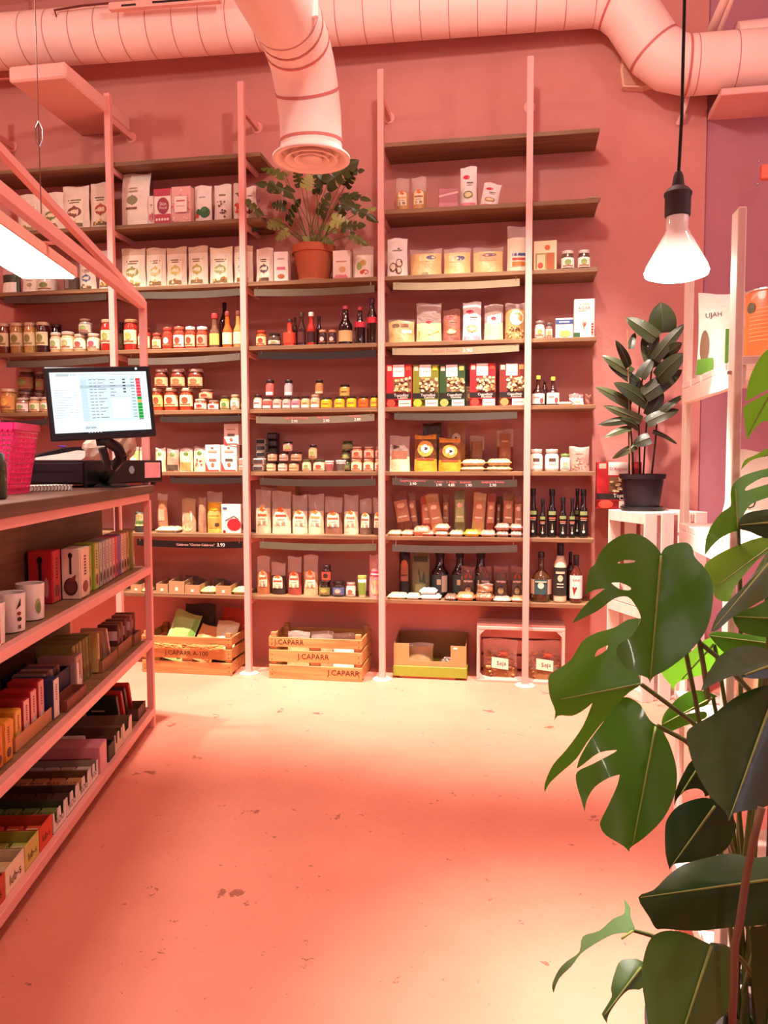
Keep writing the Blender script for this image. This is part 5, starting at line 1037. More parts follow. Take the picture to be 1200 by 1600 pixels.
mug(-1.36, -.075, 'f0e4d8', 'white mug with black sketched figure print', [('p', [(.34, .6), (.5, .9), (.5, .7)], '3a2420'), ('e', .44, .5, .07, .05, '8a2a2a'), ('e', .45, .35, .08, .06, '3a2420'), ('r', .4, .5, .1, .2, '6a4a40')], FACE_CAM)
mug(-1.19, -.085, 'f1e5d8', 'white mug with green leaf print near red carton', [('e', .42, .42, .1, .2, 'a8b070'), ('e', .45, .35, .08, .16, '7a9050')], FACE_CAM)
SPOON = [('r', -.06, .06, .42, .8, '241614'), ('e', 0, .82, .11, .08, '241614'), ('r', -.03, .03, .3, .45, '241614')]
pk = empty('cookie_pack', cu(-1.60, -.04, S1), FACE_CAM, uniq('brown and cream cookie pack at far left of counter shelf'), 'packet', 'packs on counter shelf')
MB().box(-.05, .02, -.05, .05, 0, .075, P('e8d4bc', .6), .003).build('wrapper', pk)
for i in range(3): MB().box(-.0505, .0205, -.0512, -.0502, .008+.023*i, .022+.023*i, P('7a3018', .6)).build('stripe', pk)
MB().add([(.0215, -.04, .01), (.0215, .04, .01), (.0215, .04, .065), (.0215, -.04, .065)], [(0, 1, 2, 3)], P('8a3a1c', .6)).build('stripe', pk)
g1 = 'chocolate cartons on the upper counter shelf'
CB(-.90, -.147, S1, .078, .175, .075, FACE_CAM, 'red carton with black spoon beside the mugs', g1, c='c83038', side='d04a4a', ds=SPOON+[('e', .25, .3, .1, .2, 'e0908a')])
CB(-.805, -.076, S1, .062, .172, .1, FACE_CAM, 'cream carton with cherry and spoon print', g1, c='efd9c2', side='e6c8ae', ds=[('r', -.06, .06, .5, .85, '241614'), ('e', 0, .87, .12, .06, '241614'), ('e', .0, .25, .38, .18, '4a2420'), ('e', .0, .25, .3, .13, '6a3a38'), ('p', [(-.2, .36), (.3, .5), (.25, .36)], '8a3a30')])
CB(-.715, -.095, S1, .07, .17, .07, FACE_CAM, 'green carton with dark apple print', g1, c='6a8a3a', side='a8c040', ds=[('e', .1, .25, .3, .18, '2a2c1c')])
CB(-.645, -.088, S1, .07, .172, .05, FACE_CAM, 'lime carton with white drink print', g1, c='a8c040', side='c0cc70', ds=[('e', 0, .3, .2, .2, 'efe8d0')])
cc = [('9a9a90', 'grey', 'b8b4a8'), ('8f938c', 'second grey', 'b0aca0'), ('a89a90', 'third grey', 'c0b0a4'), ('b8a090', 'beige', 'd0b8a4'), ('c86a68', 'rose', 'e0a098'), ('c83a48', 'crimson', 'd85a60'), ('5a4a90', 'purple', '8a6aa8'), ('d8a890', 'peach', 'e8c0a8'), ('c8a06a', 'tan', 'd8b888'), ('b88a50', 'last tan', 'c8a070')]
u_ = -.60
for i, (c_, n_, s_) in enumerate(cc):
    CB(u_+.02, -.09-.002*i, S1, .065, .168, .038, FACE_CAM, '%s slim chocolate carton in the receding row'%n_, g1, c=c_, side=s_, ds=[('e', 0, .3, .25, .18, s_)]); u_ += .05
CB(-.07, -.095, S1, .06, .17, .03, FACE_CAM, 'olive slim carton at far end of row', g1, c='a89a5a', side='b8a868', rx=.12)
CB(-.045, -.20, S1, .09, .1, .08, FACE_CAM, 'brown carton behind the far counter post', g1, c='6a4430', side='5a3a2a')
# middle counter shelf
g2 = 'chocolate bars on the middle counter shelf'
def tray(u0, u1, v0, v1, z, h, c, label, grp, nm='shelf_tray', inside=None, notch=0, letters=None, lc='f2eae0'):
    r = empty(nm, cu((u0+u1)/2, (v0+v1)/2, z), TH, uniq(label), 'tray', grp); w = v1-v0; d = u1-u0; m = P(c, .6, scale=15); mi = P(inside, .7) if inside else m
    MB().box(-w/2, w/2, -d/2, d/2, 0, .003, mi).build('base', r)
    if notch:
        n = notch; step = d/n; out = [(-d/2, 0), (d/2, 0)]
        for i in range(n):
            b = d/2-i*step; out += [(b, h), (b-step*.25, h), (b-step*.35, h*.45), (b-step*.75, h*.45), (b-step*.85, h), (b-step, h)]
        MB().prism(out, -.0015, .0015, m).build('front_panel', r, (w/2-.0015, 0, 0), math.pi/2)
    else: MB().box(w/2-.003, w/2, -d/2, d/2, .003, h, m).build('front_panel', r)
    MB().box(-w/2, -w/2+.003, -d/2, d/2, .003, h*1.1, mi).build('back_panel', r)
    for s in (-1, 1): MB().box(-w/2+.003, w/2-.003, s*(d/2-.0015)-.0015, s*(d/2-.0015)+.0015, .003, h*.97, mi).build('side_panel', r)
    if letters:
        vs, fs, tw, tcx = text_mesh(letters); sc = d*.6/tw; mx = w/2+.001
        MB().add([(mx, (x-tcx)*sc, h*.42+y*sc) for x, y, q in vs], fs, P(lc, .6)).build('lettering', r)
    return r
def bars(u0, u1, v, z, n, w, h, cols, label, grp, lean=0., nm='chocolate_bar', th=None, edge=None):
    st_ = (u1-u0)/n
    for i in range(n):
        nth = ['first', 'second', 'third', 'fourth', 'fifth', 'sixth', 'seventh', 'eighth', 'ninth', 'tenth'][i]
        CB(u0+st_*(i+.5), v, z, w, h, (th or st_*.8), FACE_CAM, nth+' '+label, grp, nm=nm, cat='chocolate bar', c=cols[i % len(cols)], side=edge or cols[i % len(cols)], rx=lean, ds=[('r', -.4, .4, .1, .3, 'e8d8c0'), ('r', -.3, .3, .6, .7, 'c8a878')])
tray(-.14, .0-.035, -.2, -.05, S2, .05, '8a5a3c', 'brown tray nearest the far counter post', g2)
tray(-.36, -.15, -.2, -.06, S2, .05, '9a6848', 'brown tray with upright wrapped sweets', g2)
for i, (uu, c_) in enumerate(((-.32, '5a3026'), (-.27, '8a4a3c'), (-.21, '6a3428'), (-.12, '9a5a4a'), (-.07, '7a4438'))):
    CB(uu, -.11, S2+.003, .08, .13, .03, FACE_CAM, ['dark', 'reddish', 'deep brown', 'pinkish', 'last brown'][i]+' upright sweet carton with pale band near far post', g2, c=c_, side=c_, ds=[('r', -.5, .5, .5, .8, 'd8b8b0')])
tray(-.58, -.375, -.22, -.06, S2, .045, '9a6848', 'brown tray with white dots and chocolate bars', g2)
CB(-.40, -.13, S2+.003, .10, .15, .014, FACE_CAM, 'cream and red chocolate bar leaning alone', g2, nm='chocolate_bar', cat='chocolate bar', c='c89878', side='efd8c0', rx=.35, ds=[('r', -.4, .4, .05, .95, 'e8c8a8'), ('r', -.2, .2, .7, .85, 'b84a3a')])
bars(-.80, -.59, -.16, S2, 6, .13, .155, ['8a8a4a', '7a7a40'], 'olive chocolate bar standing in middle row', g2, .06)
CB(-.575, -.125, S2+.003, .10, .15, .02, FACE_CAM, 'pale gold chocolate bar in front of the olive row', g2, nm='chocolate_bar', cat='chocolate bar', c='c8a860', side='d8bc78')
r = CB(-.80, -.14, S2, .13, .125, .07, FACE_CAM, 'lilac brown flip top carton on middle counter shelf', g2, c='b08a80', side='c89a90')
MB().box(.066, .068, -.03, -.01, .02, .1, WHITE).build('barcode', r)
tray(-1.04, -.845, -.24, -.09, S2, .10, '1f2038', 'navy open box of small bars', g2, inside='191a30')
bars(-1.02, -.87, -.16, S2+.004, 5, .10, .115, ['8a7a6a', '6a4a44', 'a88a78', '5a4a52', '9a6a5a'], 'small bar in the navy box', g2, .2)
tray(-1.045, -.85, -.085, -.035, S2, .035, '8a4a3a', 'low brown tray with white dots in front of navy box', g2)
CB(-1.10, -.115, S2, .13, .125, .05, FACE_CAM, 'navy chocolate carton with white side', g2, c='2a3658', side='e6d8cc')
tray(-1.40, -1.07, -.16, -.055, S2, .04, 'c88a5a', 'kraft tray under red and orange cartons', g2)
for i, (uu, c_, s_, n_) in enumerate(((-1.17, 'b82c38', 'e89a98', 'tall red'), (-1.23, 'b82434', 'efa8a0', 'second red'), (-1.285, 'a82434', 'f0b0a4', 'third red'), (-1.345, 'e0922c', 'f0b450', 'orange'), (-1.40, 'e08a28', 'efac48', 'second orange'))):
    CB(uu, -.115, S2+.0035, .09, .135-.012*i, .045, FACE_CAM, '%s tea carton in the kraft tray'%n_, g2, c=c_, side=s_)
for i, (uu, c_) in enumerate(((-1.46, 'e0902c'), (-1.52, 'd87a24'), (-1.58, '3a2a28'))): CB(uu, -.10, S2, .1, .11, .05, FACE_CAM, ['amber', 'dark amber', 'black'][i]+' tea carton at the left edge', g2, c=c_, side=c_)
# bottom counter shelf
g3 = 'snack bar cartons on the bottom counter shelf'
for i, (uu, c_, n_) in enumerate(((-.10, 'c02c30', 'bright red'), (-.17, '3a2420', 'dark'), (-.22, 'b83030', 'second red'), (-.29, '2a2c26', 'black'))):
    CB(uu, -.14, S3, .13, .17, .02, FACE_CAM, '%s book like bar box leaning at far end'%n_, g3, c=c_, side=c_, rx=.4, ds=[('r', -.3, .1, .6, .64, 'd8b8a8'), ('e', .2, .3, .12, .08, 'd8a898')])
tray(-.19, -.06, -.16, -.03, S3, .05, '5a3c2c', 'dark tray at far end of bottom shelf', g3)
tray(-.47, -.335, -.26, -.02, S3, .075, 'dcc8b0', 'pale open carton with rounded cutouts', g3, inside='8a6a50', notch=1)
tray(-.58, -.475, -.26, -.02, S3, .07, 'd8c4ae', 'white edged carton of wafers', g3, inside='6a4a38', notch=2)
CB(-.60, -.2, S3, .16, .09, .02, FACE_CAM, 'white packet with bold dark lettering', g3, kind='box', c='e8dccf', side='d8c8b8', ds=[('t', 'Rooow', -.1, .5, .6, '4a3a30')], rx=.3)
tray(-.665, -.585, -.28, -.02, S3, .06, '3a3a2c', 'dark green open carton', g3, inside='2a2a20', letters=None)
r = CB(-.735, -.15, S3, .26, .1, .09, FACE_CAM, 'pink display carton on bottom shelf', g3, c='d88a98', side='eaa8b0', ds=[('r', -.4, .4, .55, .6, '8a3a3a')])
def roo(u0, u1, n_, ins, bc, tx):
    t_ = tray(u0, u1, -.27, -.02, S3, .062, 'ece2d8', '%s white carton with scalloped lettered front'%n_, g3, inside=ins, notch=2, letters='ROO', lc='6a4a40')
    for i in range(4):
        b_ = CB((u0+u1)/2+.005, -.065-.055*i, S3+.004, .048, .035, (u1-u0)*.8, TH, '%s bar from the aisle in %s carton'%(['first', 'second', 'third', 'fourth'][i], n_), 'snack bars in the '+n_+' carton', kind='box', nm='snack_bar', cat='snack bar', c=bc)
        vs, fs, tw, tcx = text_mesh(tx); sc = .04/tw
        MB().add([((x-tcx)*sc, y*sc, .0362) for x, y, q in vs], fs, P('3a2a24', .6)).build('lettering', b_)
roo(-.885, -.795, 'first', '9a8a78', 'c8b8a8', 'RAW')
roo(-1.01, -.89, 'second', '6a4a30', 'c88a58', 'BAR')
roo(-1.12, -1.015, 'third', '4a3420', '4a3420', 'BAR')
roo(-1.235, -1.125, 'fourth', '3f4426', '6f7f3f', 'BAR')
def lub(u0, u1, c, ins, bc, n_):
    tray(u0, u1, -.27, -.02, S3, .07, c, '%s open carton with printed front'%n_, g3, inside=ins, letters='lub-s', lc='5a2a1c')
    for i in range(4):
        b_ = CB((u0+u1)/2, -.065-.056*i, S3+.004, .045, .036, (u1-u0)*.8, TH, '%s wrapped bar from the aisle in %s carton'%(['first', 'second', 'third', 'fourth'][i], n_), 'wrapped bars in the '+n_+' carton', kind='box', nm='snack_bar', cat='snack bar', c=bc)
        MB().box(-.016, .016, -.02, .02, .0362, .0366, P('e0c8a0', .6)).build('label', b_)
lub(-1.345, -1.245, 'd84a2c', 'b83a22', 'e0593a', 'orange')
lub(-1.45, -1.35, 'd0c060', 'a8a03c', 'b8bc50', 'lime')
lub(-1.575, -1.455, 'f0dcb8', 'e0c8a0', 'd8b078', 'cream')
lub(-1.69, -1.58, 'c84a34', 'a83a28', 'c8553a', 'red')
# ================================================================== PENDANT LAMP
BL = Vector((.300, 1.632, 1.591))
pd = empty('pendant_lamp', (BL.x, BL.y, BL.z-.03), 0, 'bare reflector bulb on black cord hanging at right', 'lamp')
MB().tube([(.0, 0, .18), (.004, .0, .3), (.006, .004, .8), (.005, .004, 2.38)], .0032, BLACK, 8).build('cord', pd)
smooth_angle(MB().lathe([(.006, .195), (.009, .188), (.012, .168), (.02, .163), (.026, .155), (.026, .15), (.024, .147), (.024, .112), (.0225, .11), (.0, .11)], P('3a3230', .6), 24).build('socket', pd))
bm = bpy.data.materials.new('bulb_glass'); bm.use_nodes = True; nt = bm.node_tree; b_ = nt.nodes['Principled BSDF']
b_.inputs['Base Color'].default_value = (.9, .74, .68, 1); b_.inputs['Roughness'].default_value = .12; b_.inputs['Coat Weight'].default_value = 1
tcn = nt.nodes.new('ShaderNodeTexCoord'); sxn = nt.nodes.new('ShaderNodeSeparateXYZ'); mrn = nt.nodes.new('ShaderNodeMapRange'); nt.links.new(tcn.outputs['Object'], sxn.inputs[0]); nt.links.new(sxn.outputs['Z'], mrn.inputs['Value'])
for k_, v_ in (('From Min', .0), ('From Max', .075), ('To Min', 1.8), ('To Max', .06)): mrn.inputs[k_].default_value = v_
b_.inputs['Emission Color'].default_value = (1, .84, .68, 1); nt.links.new(mrn.outputs[0], b_.inputs['Emission Strength'])
MB().lathe([(.021, .112), (.021, .085), (.026, .075), (.058, .016), (.0605, .006)], bm, 28, cap=False).build('bulb_reflector', pd, smooth=True)
MB().lathe([(.0605, .006), (.058, -.002), (.04, -.008), (.0, -.011)], emis('fff3e0', 22.0), 28).build('bulb_face', pd, smooth=True)
lamp('pendant_bulb_light', 'SPOT', (BL.x, BL.y, BL.z-.045), 185, (1, .86, .76), (BL.x, BL.y, 0), spot_size=math.radians(66), spot_blend=1.0, shadow_soft_size=.05)

# ================================================================== WHITE WOODEN RACK (right)
rk = empty('wooden_rack', (.37, 1.49, 0), 0, 'tall white wooden storage rack with slatted shelves at right', 'rack')
RW = P('f3dfd2', .55, var=.04, scale=10)
for px_, py_ in ((.0, 0.), (.025, .53), (.78, 0.), (.78, .53)): MB().box(px_, px_+.014, py_-.022, py_+.022, 0, 1.636, RW, .002).build('post', rk)
for z in (.2, .62, 1.035, 1.37):
    for x in (.008, .765): MB().box(x+.008, x+.024, .023, .507, z-.035, z, RW, .001).build('side_rail', rk)
    for k in range(5): MB().box(.016, .78, .0+.005+k*.105, .09+k*.105, z+.0005, z+.0145, RW, .001).build('shelf_slat', rk)
    for x in (.02,):
        for y_ in (0., .53): MB().lathe([(.005, 0), (.004, .006), (0, .007)], CHROME, 8, M=Matrix.Translation((x*y_/.53*1.2, y_, z-.015))@Matrix.Rotation(-math.pi/2, 4, 'Y')).build('bolt', rk)
MB().bar((.40, .55, 1.05), (.79, .55, .3), .006, .02, RW).build('cross_brace', rk)
sb1 = bag_at('pouch', 'soil_bag', (.458, 1.84, 1.3845), .15, .18, .11, 'plump white and green bag with lettering on upper rack shelf', 'goods on the rack', rz=-.1, c='f4efe6', ds=[('t', 'UJAH', -.3, .72, .22, '4a3a34'), ('p', [(-.05, .75), (.1, .98), (.48, .98), (.48, .7), (.2, .72)], '2f7a38'), ('e', -.42, .35, .06, .2, '8a6a50'), ('r', -.5, -.3, .02, .2, '6aa838')])
MB().box(-.02, .07, -.075, -.06, .02, .085, P('e8bd88', .7), .002).build('card_panel', sb1); MB().box(-.025, .075, -.0765, -.0752, .014, .0905, P('4f7f2c', .6)).build('card_border', sb1)
MB().box(-.018, .068, -.0785, -.0767, .022, .083, P('e8bd88', .7)).build('card_face', sb1)
can_p = onD(1212, 500, 1.62)
tc_ = empty('paint_tin', (can_p.x, can_p.y, 1.3845), 0, 'large orange tin with a small round seal on rack', 'tin')
zt_ = onD(1180, 458, 1.62).z-1.3845
smooth_angle(MB().lathe([(.06, 0), (.062, .003), (.062, zt_-.004), (.064, zt_-.002), (.06, zt_), (0, zt_-.003)], P('c8683a', .35, coat=.3, var=.08, scale=30), 32).build('body', tc_))
MB().lathe([(.0625, zt_-.003), (.065, zt_-.001), (.0625, zt_+.002)], CHROME, 32, cap=False).build('rim', tc_)
for i in range(9): MB().grid(lambda a, b: (.0628*math.cos(3.55+.9*a), .0628*math.sin(3.55+.9*a), zt_*(.36+.05*i)+.0012*b), 8, 1, P('e09a68', .5)).build('print_line', tc_)
MB().lathe([(.011, 0), (0, .001)], P('5a4a34', .5), 14, M=Matrix.Rotation(math.radians(205)-math.pi/2, 4, 'Z')@Matrix.Translation((0, -.0632, zt_*.78)).inverted()@Matrix.Rotation(0, 4, 'X') if False else Matrix.Translation((.0632*math.cos(3.62), .0632*math.sin(3.62), zt_*.78))@Matrix.Rotation(3.62, 4, 'Z')@Matrix.Rotation(math.pi/2, 4, 'Y')).build('seal', tc_)
sb2 = bag_at('pouch', 'paper_sack', (.505, 1.80, 1.0505), .15, .17, .08, 'white paper sack with dark BIO lettering on lower rack shelf', 'goods on the rack', rz=-.2, taper=.35, c='f1e6da', ds=[('t', 'BIO', -.22, .35, .4, '4a3028'), ('e', -.3, .55, .02, .015, '4a3028'), ('e', -.25, .58, .02, .015, '4a3028'), ('e', -.2, .57, .02, .015, '4a3028'), ('r', -.4, -.25, .2, .24, '6a5048'), ('r', -.38, -.1, .26, .28, 'b09a8a')])
sb3 = bag_at('pouch', 'paper_sack', (.66, 1.84, 1.0505), .2, .22, .1, 'plain kraft paper sack at right side of rack', 'goods on the rack', c='d8a898')
bag_at('pouch', 'snack_bag', (.60, 1.66, 1.0505), .12, .09, .06, 'small orange packet on lower rack shelf', 'goods on the rack', c='d88a4a', rx=-.3)
tag(MB().box(.5, .8, 1.62, 1.9, .635, .80, P('c9a07c', .8), .003).build('cardboard_box'), 'plain cardboard box low on the white rack', 'box')
tag(MB().box(.46, .62, 1.6, 1.78, .215, .40, P('d8c0b0', .8), .003).build('cardboard_box'), 'pale cardboard box on the lowest rack shelf', 'box')

# ================================================================== STACKED WHITE CRATES
a1 = math.radians(25)
C0 = Vector((.612, 4.0, 0))
def white_crate(z0, h, label):
    r = empty('white_crate', (C0.x, C0.y, z0), a1, label, 'crate', 'white wooden crates in the corner'); L, D_ = .36, .335
    t = .012
    for k in range(4): x = .002+k*(L-.072)/3; MB().box(x, x+.068, 0, t, 0, h-.001, WHITEW, .0015).build('slat', r)
    for k in range(4): x = .002+k*(L-.072)/3; MB().box(x, x+.068, D_-t, D_, 0, h-.001, WHITEW, .0015).build('slat', r)
    for z in (.001, h-.056):
        MB().box(.0, .018, t+.0005, D_-t-.0005, z, z+.054, WHITEW, .0015).build('end_board', r)
        MB().box(L-.018, L, t+.0005, D_-t-.0005, z, z+.054, WHITEW, .0015).build('end_board', r)
    for k in range(4): y = t+.004+k*.078; MB().box(.019, L-.019, y, y+.07, h-.014, h-.001, WHITEW, .001).build('top_board', r)
    for k in range(4): y = t+.004+k*.078; MB().box(.019, L-.019, y, y+.07, .002, .014, WHITEW, .001).build('bottom_board', r)
    return r
white_crate(0, .472, 'white slatted crate standing on the floor in the corner')
white_crate(.4725, .472, 'white slatted crate stacked on top carrying rubber plant')
crumple('plastic_wrap', Vector((.60, 4.2, .4875+.02)), .085, .17, film('f6e6da', .5), 'crumpled clear plastic inside the upper white crate', 'plastic')
pc_ = onY(966, 790, 4.36)
r = empty('food_carton', (pc_.x, 4.38, .945), 0, 'red pasta carton behind the rubber plant pot', 'box'); 
make('box', r, onY(1002, 750, 4.34).x-onY(932, 750, 4.34).x, onY(960, 722, 4.34).z-.945, .06, dict(c='b8232a', s='pasta', a='b8232a', b='e04a38', ds=[('t', 'Tortelloni', .12, .28, .5, 'f2e6d8'), ('t', 'Classic', .18, .225, .35, 'f2e6d8')]), random.Random(2))

# ================================================================== PLANTS
def leafmat(c, tr=.2, rough=.32):
    return P(c, rough, coat=.08, spec=.45, var=.16, scale=9, bump=.08, bscale=30, trans=tr)
def leaf_geo(L, Wd, spec, wave, arch, fold, heart, mat):
    """spec = (left slits, right slits): lists of t where the blade is cut to the edge; (t, 0) makes a closed hole"""
    mb = MB()
    def wp(t): 
        t = min(max(t, 0), 1); return (max(0, 1-t)**.7)*(t+.30)**.55*1.22*(1 if t < .9 else .55+.45*(1-t)/.1)
    def pt(t, s, sg):
        along = t+heart*(-math.sin(math.pi*min(1, s*.86))*(1-t)**2.2)+.10*s*t*(1-t)
        w = wp(t)*s; x = along*L; y = sg*w*Wd/2
        z = arch*L*4*along*(1-along)-fold*abs(y)*(1-.3*s)+wave*L*math.sin(7*t+sg)*s*s*.5
        return (x, y, z)
    for sg, slits in ((1, spec[0]), (-1, spec[1])):
        bs = [0.]+[q if isinstance(q, float) else q[0] for q in slits]+[1.]; op = [None]+[(1 if isinstance(q, float) else q[1]) for q in slits]+[None]
        ns = 8; nt_ = 4 if len(slits) else 14
        for k in range(len(bs)-1):
            lo, hi, ol, oh = bs[k], bs[k+1], op[k], op[k+1]; wid = hi-lo
            def gap(s, o):
                if o is None: return 0
                if o == 1: return max(0, (s-.2)/.8)**.8*.34
                return .5*max(0, math.sin(math.pi*min(1, max(0, (s-.3)/.45))))
            def f(a, b):
                s = b; tl = lo+min(.045, wid*.3)*0+gap(s, ol)*min(wid, .22)*.62; th_ = hi-gap(s, oh)*min(wid, .22)*.62
                t = tl+(th_-tl)*a; e = 1
                if ol == 1 and k > 0: e -= .14*(1-a)**2*s
                if oh == 1 and a > .8: e -= .05*((a-.8)/.2)**2*s
                return pt(t, s*e, sg)
            mb.grid(f, nt_, ns, mat, flip=(sg < 0))
    return mb
def put_leaf(root, bp, tp, Wd, mat, spec=((), ()), roll=0., arch=.10, fold=.25, wave=.03, heart=.16, rib=None, up=.35, name='leaf', stem=None, stm=None, sr_=.004):
    bp = Vector(bp); tp = Vector(tp); ax = (tp-bp); L = ax.length; ax.normalize()
    tocam = (CAMP-(bp+tp)/2).normalized(); nz = (tocam*(1-up)+Vector((0, 0, 1))*up); nz = (nz-ax*nz.dot(ax)).normalized(); ny = nz.cross(ax)
    nz2 = nz*math.cos(roll)+ny*math.sin(roll); ny2 = nz2.cross(ax)
    M = Matrix(((ax.x, ny2.x, nz2.x, bp.x), (ax.y, ny2.y, nz2.y, bp.y), (ax.z, ny2.z, nz2.z, bp.z), (0, 0, 0, 1)))
    o = leaf_geo(L, Wd, spec, wave, arch, fold, heart, mat).build(name, None, smooth=True); o.parent = root; o.matrix_local = root.matrix_world.inverted()@M if root.matrix_world != Matrix() else M
    o.matrix_local = Matrix.Translation(-root.location)@M
    if rib:
        pts = [(t*L, 0, arch*L*4*t*(1-t)+.0012) for t in [i/8 for i in range(9)]]
        MB().tube(pts, [.0022*(1-.75*i/8)*max(.6, L/.25) for i in range(9)], rib, 5).build('midrib', o, smooth=True)
    if stem is not None:
        s0 = Vector(stem); mid = s0.lerp(bp, .55)+Vector((0, 0, .12*(bp-s0).length)); pts = [s0+(mid-s0)*2*t*(1-t)*0+((1-t)**2*s0*0) for t in ()]
        pts = [((1-t)**2)*s0+2*t*(1-t)*mid+t*t*bp-root.location for t in [i/8 for i in range(9)]]
        MB().tube(pts, [sr_*(1.15-.35*i/8) for i in range(9)], stm, 6).build('petiole', root, smooth=True)
    return o
# ---- monstera in the foreground
mp = Vector((.40, 1.36, 0))
mo = empty('monstera_plant', mp, 0, 'large monstera plant with split leaves in right foreground', 'plant')
POTD = P('2a211f', .55)
MB().lathe([(.11, 0), (.14, .0), (.165, .21), (.175, .215), (.175, .235), (.16, .235), (.158, .205), (0, .2)], POTD, 32, cap=False).build('pot', mo, smooth=False)
MB().lathe([(.0, .202), (.157, .202)], P('3a2a20', .95, bump=.6, bscale=80), 24).build('soil', mo)
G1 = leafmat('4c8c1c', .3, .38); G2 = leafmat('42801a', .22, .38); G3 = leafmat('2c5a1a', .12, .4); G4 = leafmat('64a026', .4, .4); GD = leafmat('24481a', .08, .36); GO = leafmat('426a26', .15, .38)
RB = P('8a9a4a', .5); STM = P('5a6a34', .5)
def ML(b, t, Db, Dt, wpx, m, spec=((), ()), roll=0., stem=True, **k):
    bp = onD(b[0], b[1], Db); tp = onD(t[0], t[1], Dt); Wd = wpx*(Db+Dt)/2/F_PX
    st = None
    if stem: st = mp+Vector((random.uniform(-.05, .05), random.uniform(-.05, .05), .2))
    return put_leaf(mo, bp, tp, Wd, m, spec, roll, rib=RB, stem=st, stm=STM, **k)
from mathutils.geometry import delaunay_2d_cdt
def smooth_loop(pts, n=3):
    out = []; m = len(pts)
    for i in range(m):
        p0, p1, p2, p3 = (Vector(pts[(i+k-1) % m]) for k in range(4))
        sharp = ((p1-p0).normalized().dot((p2-p1).normalized()) < -.2)
        for j in range(n):
            t = j/n; t1 = (p2-p0)*.5*(0 if sharp else 1); q = (p3-p1)*.5
            if (p2-p1).normalized().dot((p3-p2).normalized()) < -.2: q = q*0
            out.append((2*t**3-3*t*t+1)*p1+(t**3-2*t*t+t)*t1+(-2*t**3+3*t*t)*p2+(t**3-t*t)*q)
    return out
def inside(x, y, poly):
    c = False; n = len(poly); j = n-1
    for i in range(n):
        xi, yi = poly[i]; xj, yj = poly[j]
        if (yi > y) != (yj > y) and x < (xj-xi)*(y-yi)/(yj-yi)+xi: c = not c
        j = i
    return c
def PL(frame, pts, rib, D, m, g=(0., 0.), fold=.22, holes=(), cup=.0, ribc=None, stem=True, wave=.004):
    """leaf blade cut to its own outline, set on a tilted plane at its own distance and folded along the midrib"""
    ox, oy, sc = frame; T = lambda q: Vector((ox+q[0]/sc, oy+q[1]/sc))
    lp = smooth_loop([T(q) for q in pts]); hs = [smooth_loop([T(q) for q in h_], 2) for h_ in holes]
    a, b = T(rib[0]), T(rib[1]); ab = (b-a); L_ = ab.length; ab = ab/L_; nn = Vector((-ab.y, ab.x))
    c = (a+b)/2; vs = list(lp); ed = [(i, (i+1) % len(lp)) for i in range(len(lp))]
    for h_ in hs: o_ = len(vs); vs += h_; ed += [(o_+i, o_+(i+1) % len(h_)) for i in range(len(h_))]
    xs = [v.x for v in lp]; ys = [v.y for v in lp]; st_ = max(7, L_/16); y = min(ys)
    for i in range(13): q = a+ab*(L_*i/12); vs.append(q) if inside(q.x, q.y, lp) and not any(inside(q.x, q.y, h_) for h_ in hs) else None
    row = 0
    while y < max(ys):
        x = min(xs)+(row % 2)*st_/2; row += 1
        while x < max(xs):
            q = Vector((x, y))
            if inside(x, y, lp) and not any(inside(x, y, h_) for h_ in hs) and min((q-w_).length for w_ in vs[:len(lp)]) > st_*.45: vs.append(q)
            x += st_
        y += st_
    res = delaunay_2d_cdt([Vector(v) for v in vs], ed, [], 0, 1e-5); ov, ofc = res[0], res[2]
    fs = []
    for f_ in ofc:
        cx_ = sum(ov[i].x for i in f_)/len(f_); cy_ = sum(ov[i].y for i in f_)/len(f_)
        if inside(cx_, cy_, lp) and not any(inside(cx_, cy_, h_) for h_ in hs): fs.append(tuple(f_))
    def P3(q, off=0.):
        s_ = (q-a).dot(ab)/L_; d_ = (q-a).dot(nn)/100.
        dd = D+g[0]*(q.x-c.x)/100+g[1]*(q.y-c.y)/100+fold*.1*abs(d_)**1.15+cup*(s_-.5)**2*.2+wave*math.sin(6*s_+4*d_)*min(1, abs(d_)*2)-off
        return onD(q.x, q.y, dd)-mp
    o = MB().add([P3(v) for v in ov], fs, m).build('leaf', mo, smooth=True)
    rk_ = []
    for i in range(15):
        q = a+ab*(L_*(.01+.985*i/14))
        if i > 2 and not inside(q.x, q.y, lp): break
        rk_.append(P3(q, .0016))
    MB().tube(rk_, [.0021*(1-.7*i/14) for i in range(len(rk_))], ribc or RB, 5).build('midrib', o, smooth=True)
    if stem:
        s0 = Vector((random.uniform(-.05, .05), random.uniform(-.05, .05), .2)); bp = P3(a, -.003); mid = s0.lerp(bp, .6)+Vector((.02, .03, .1*(bp-s0).length))
        MB().tube([((1-t)**2)*s0+2*t*(1-t)*mid+t*t*bp for t in [i/8 for i in range(9)]], [.0046-.0014*i/8 for i in range(9)], STM, 6).build('petiole', mo, smooth=True)
    return o
Z3 = (840, 500, 2.847); Z5 = (840, 1031, 2.811); Z33 = (840, 760, 3.3333); Z4 = (900, 440, 4.)
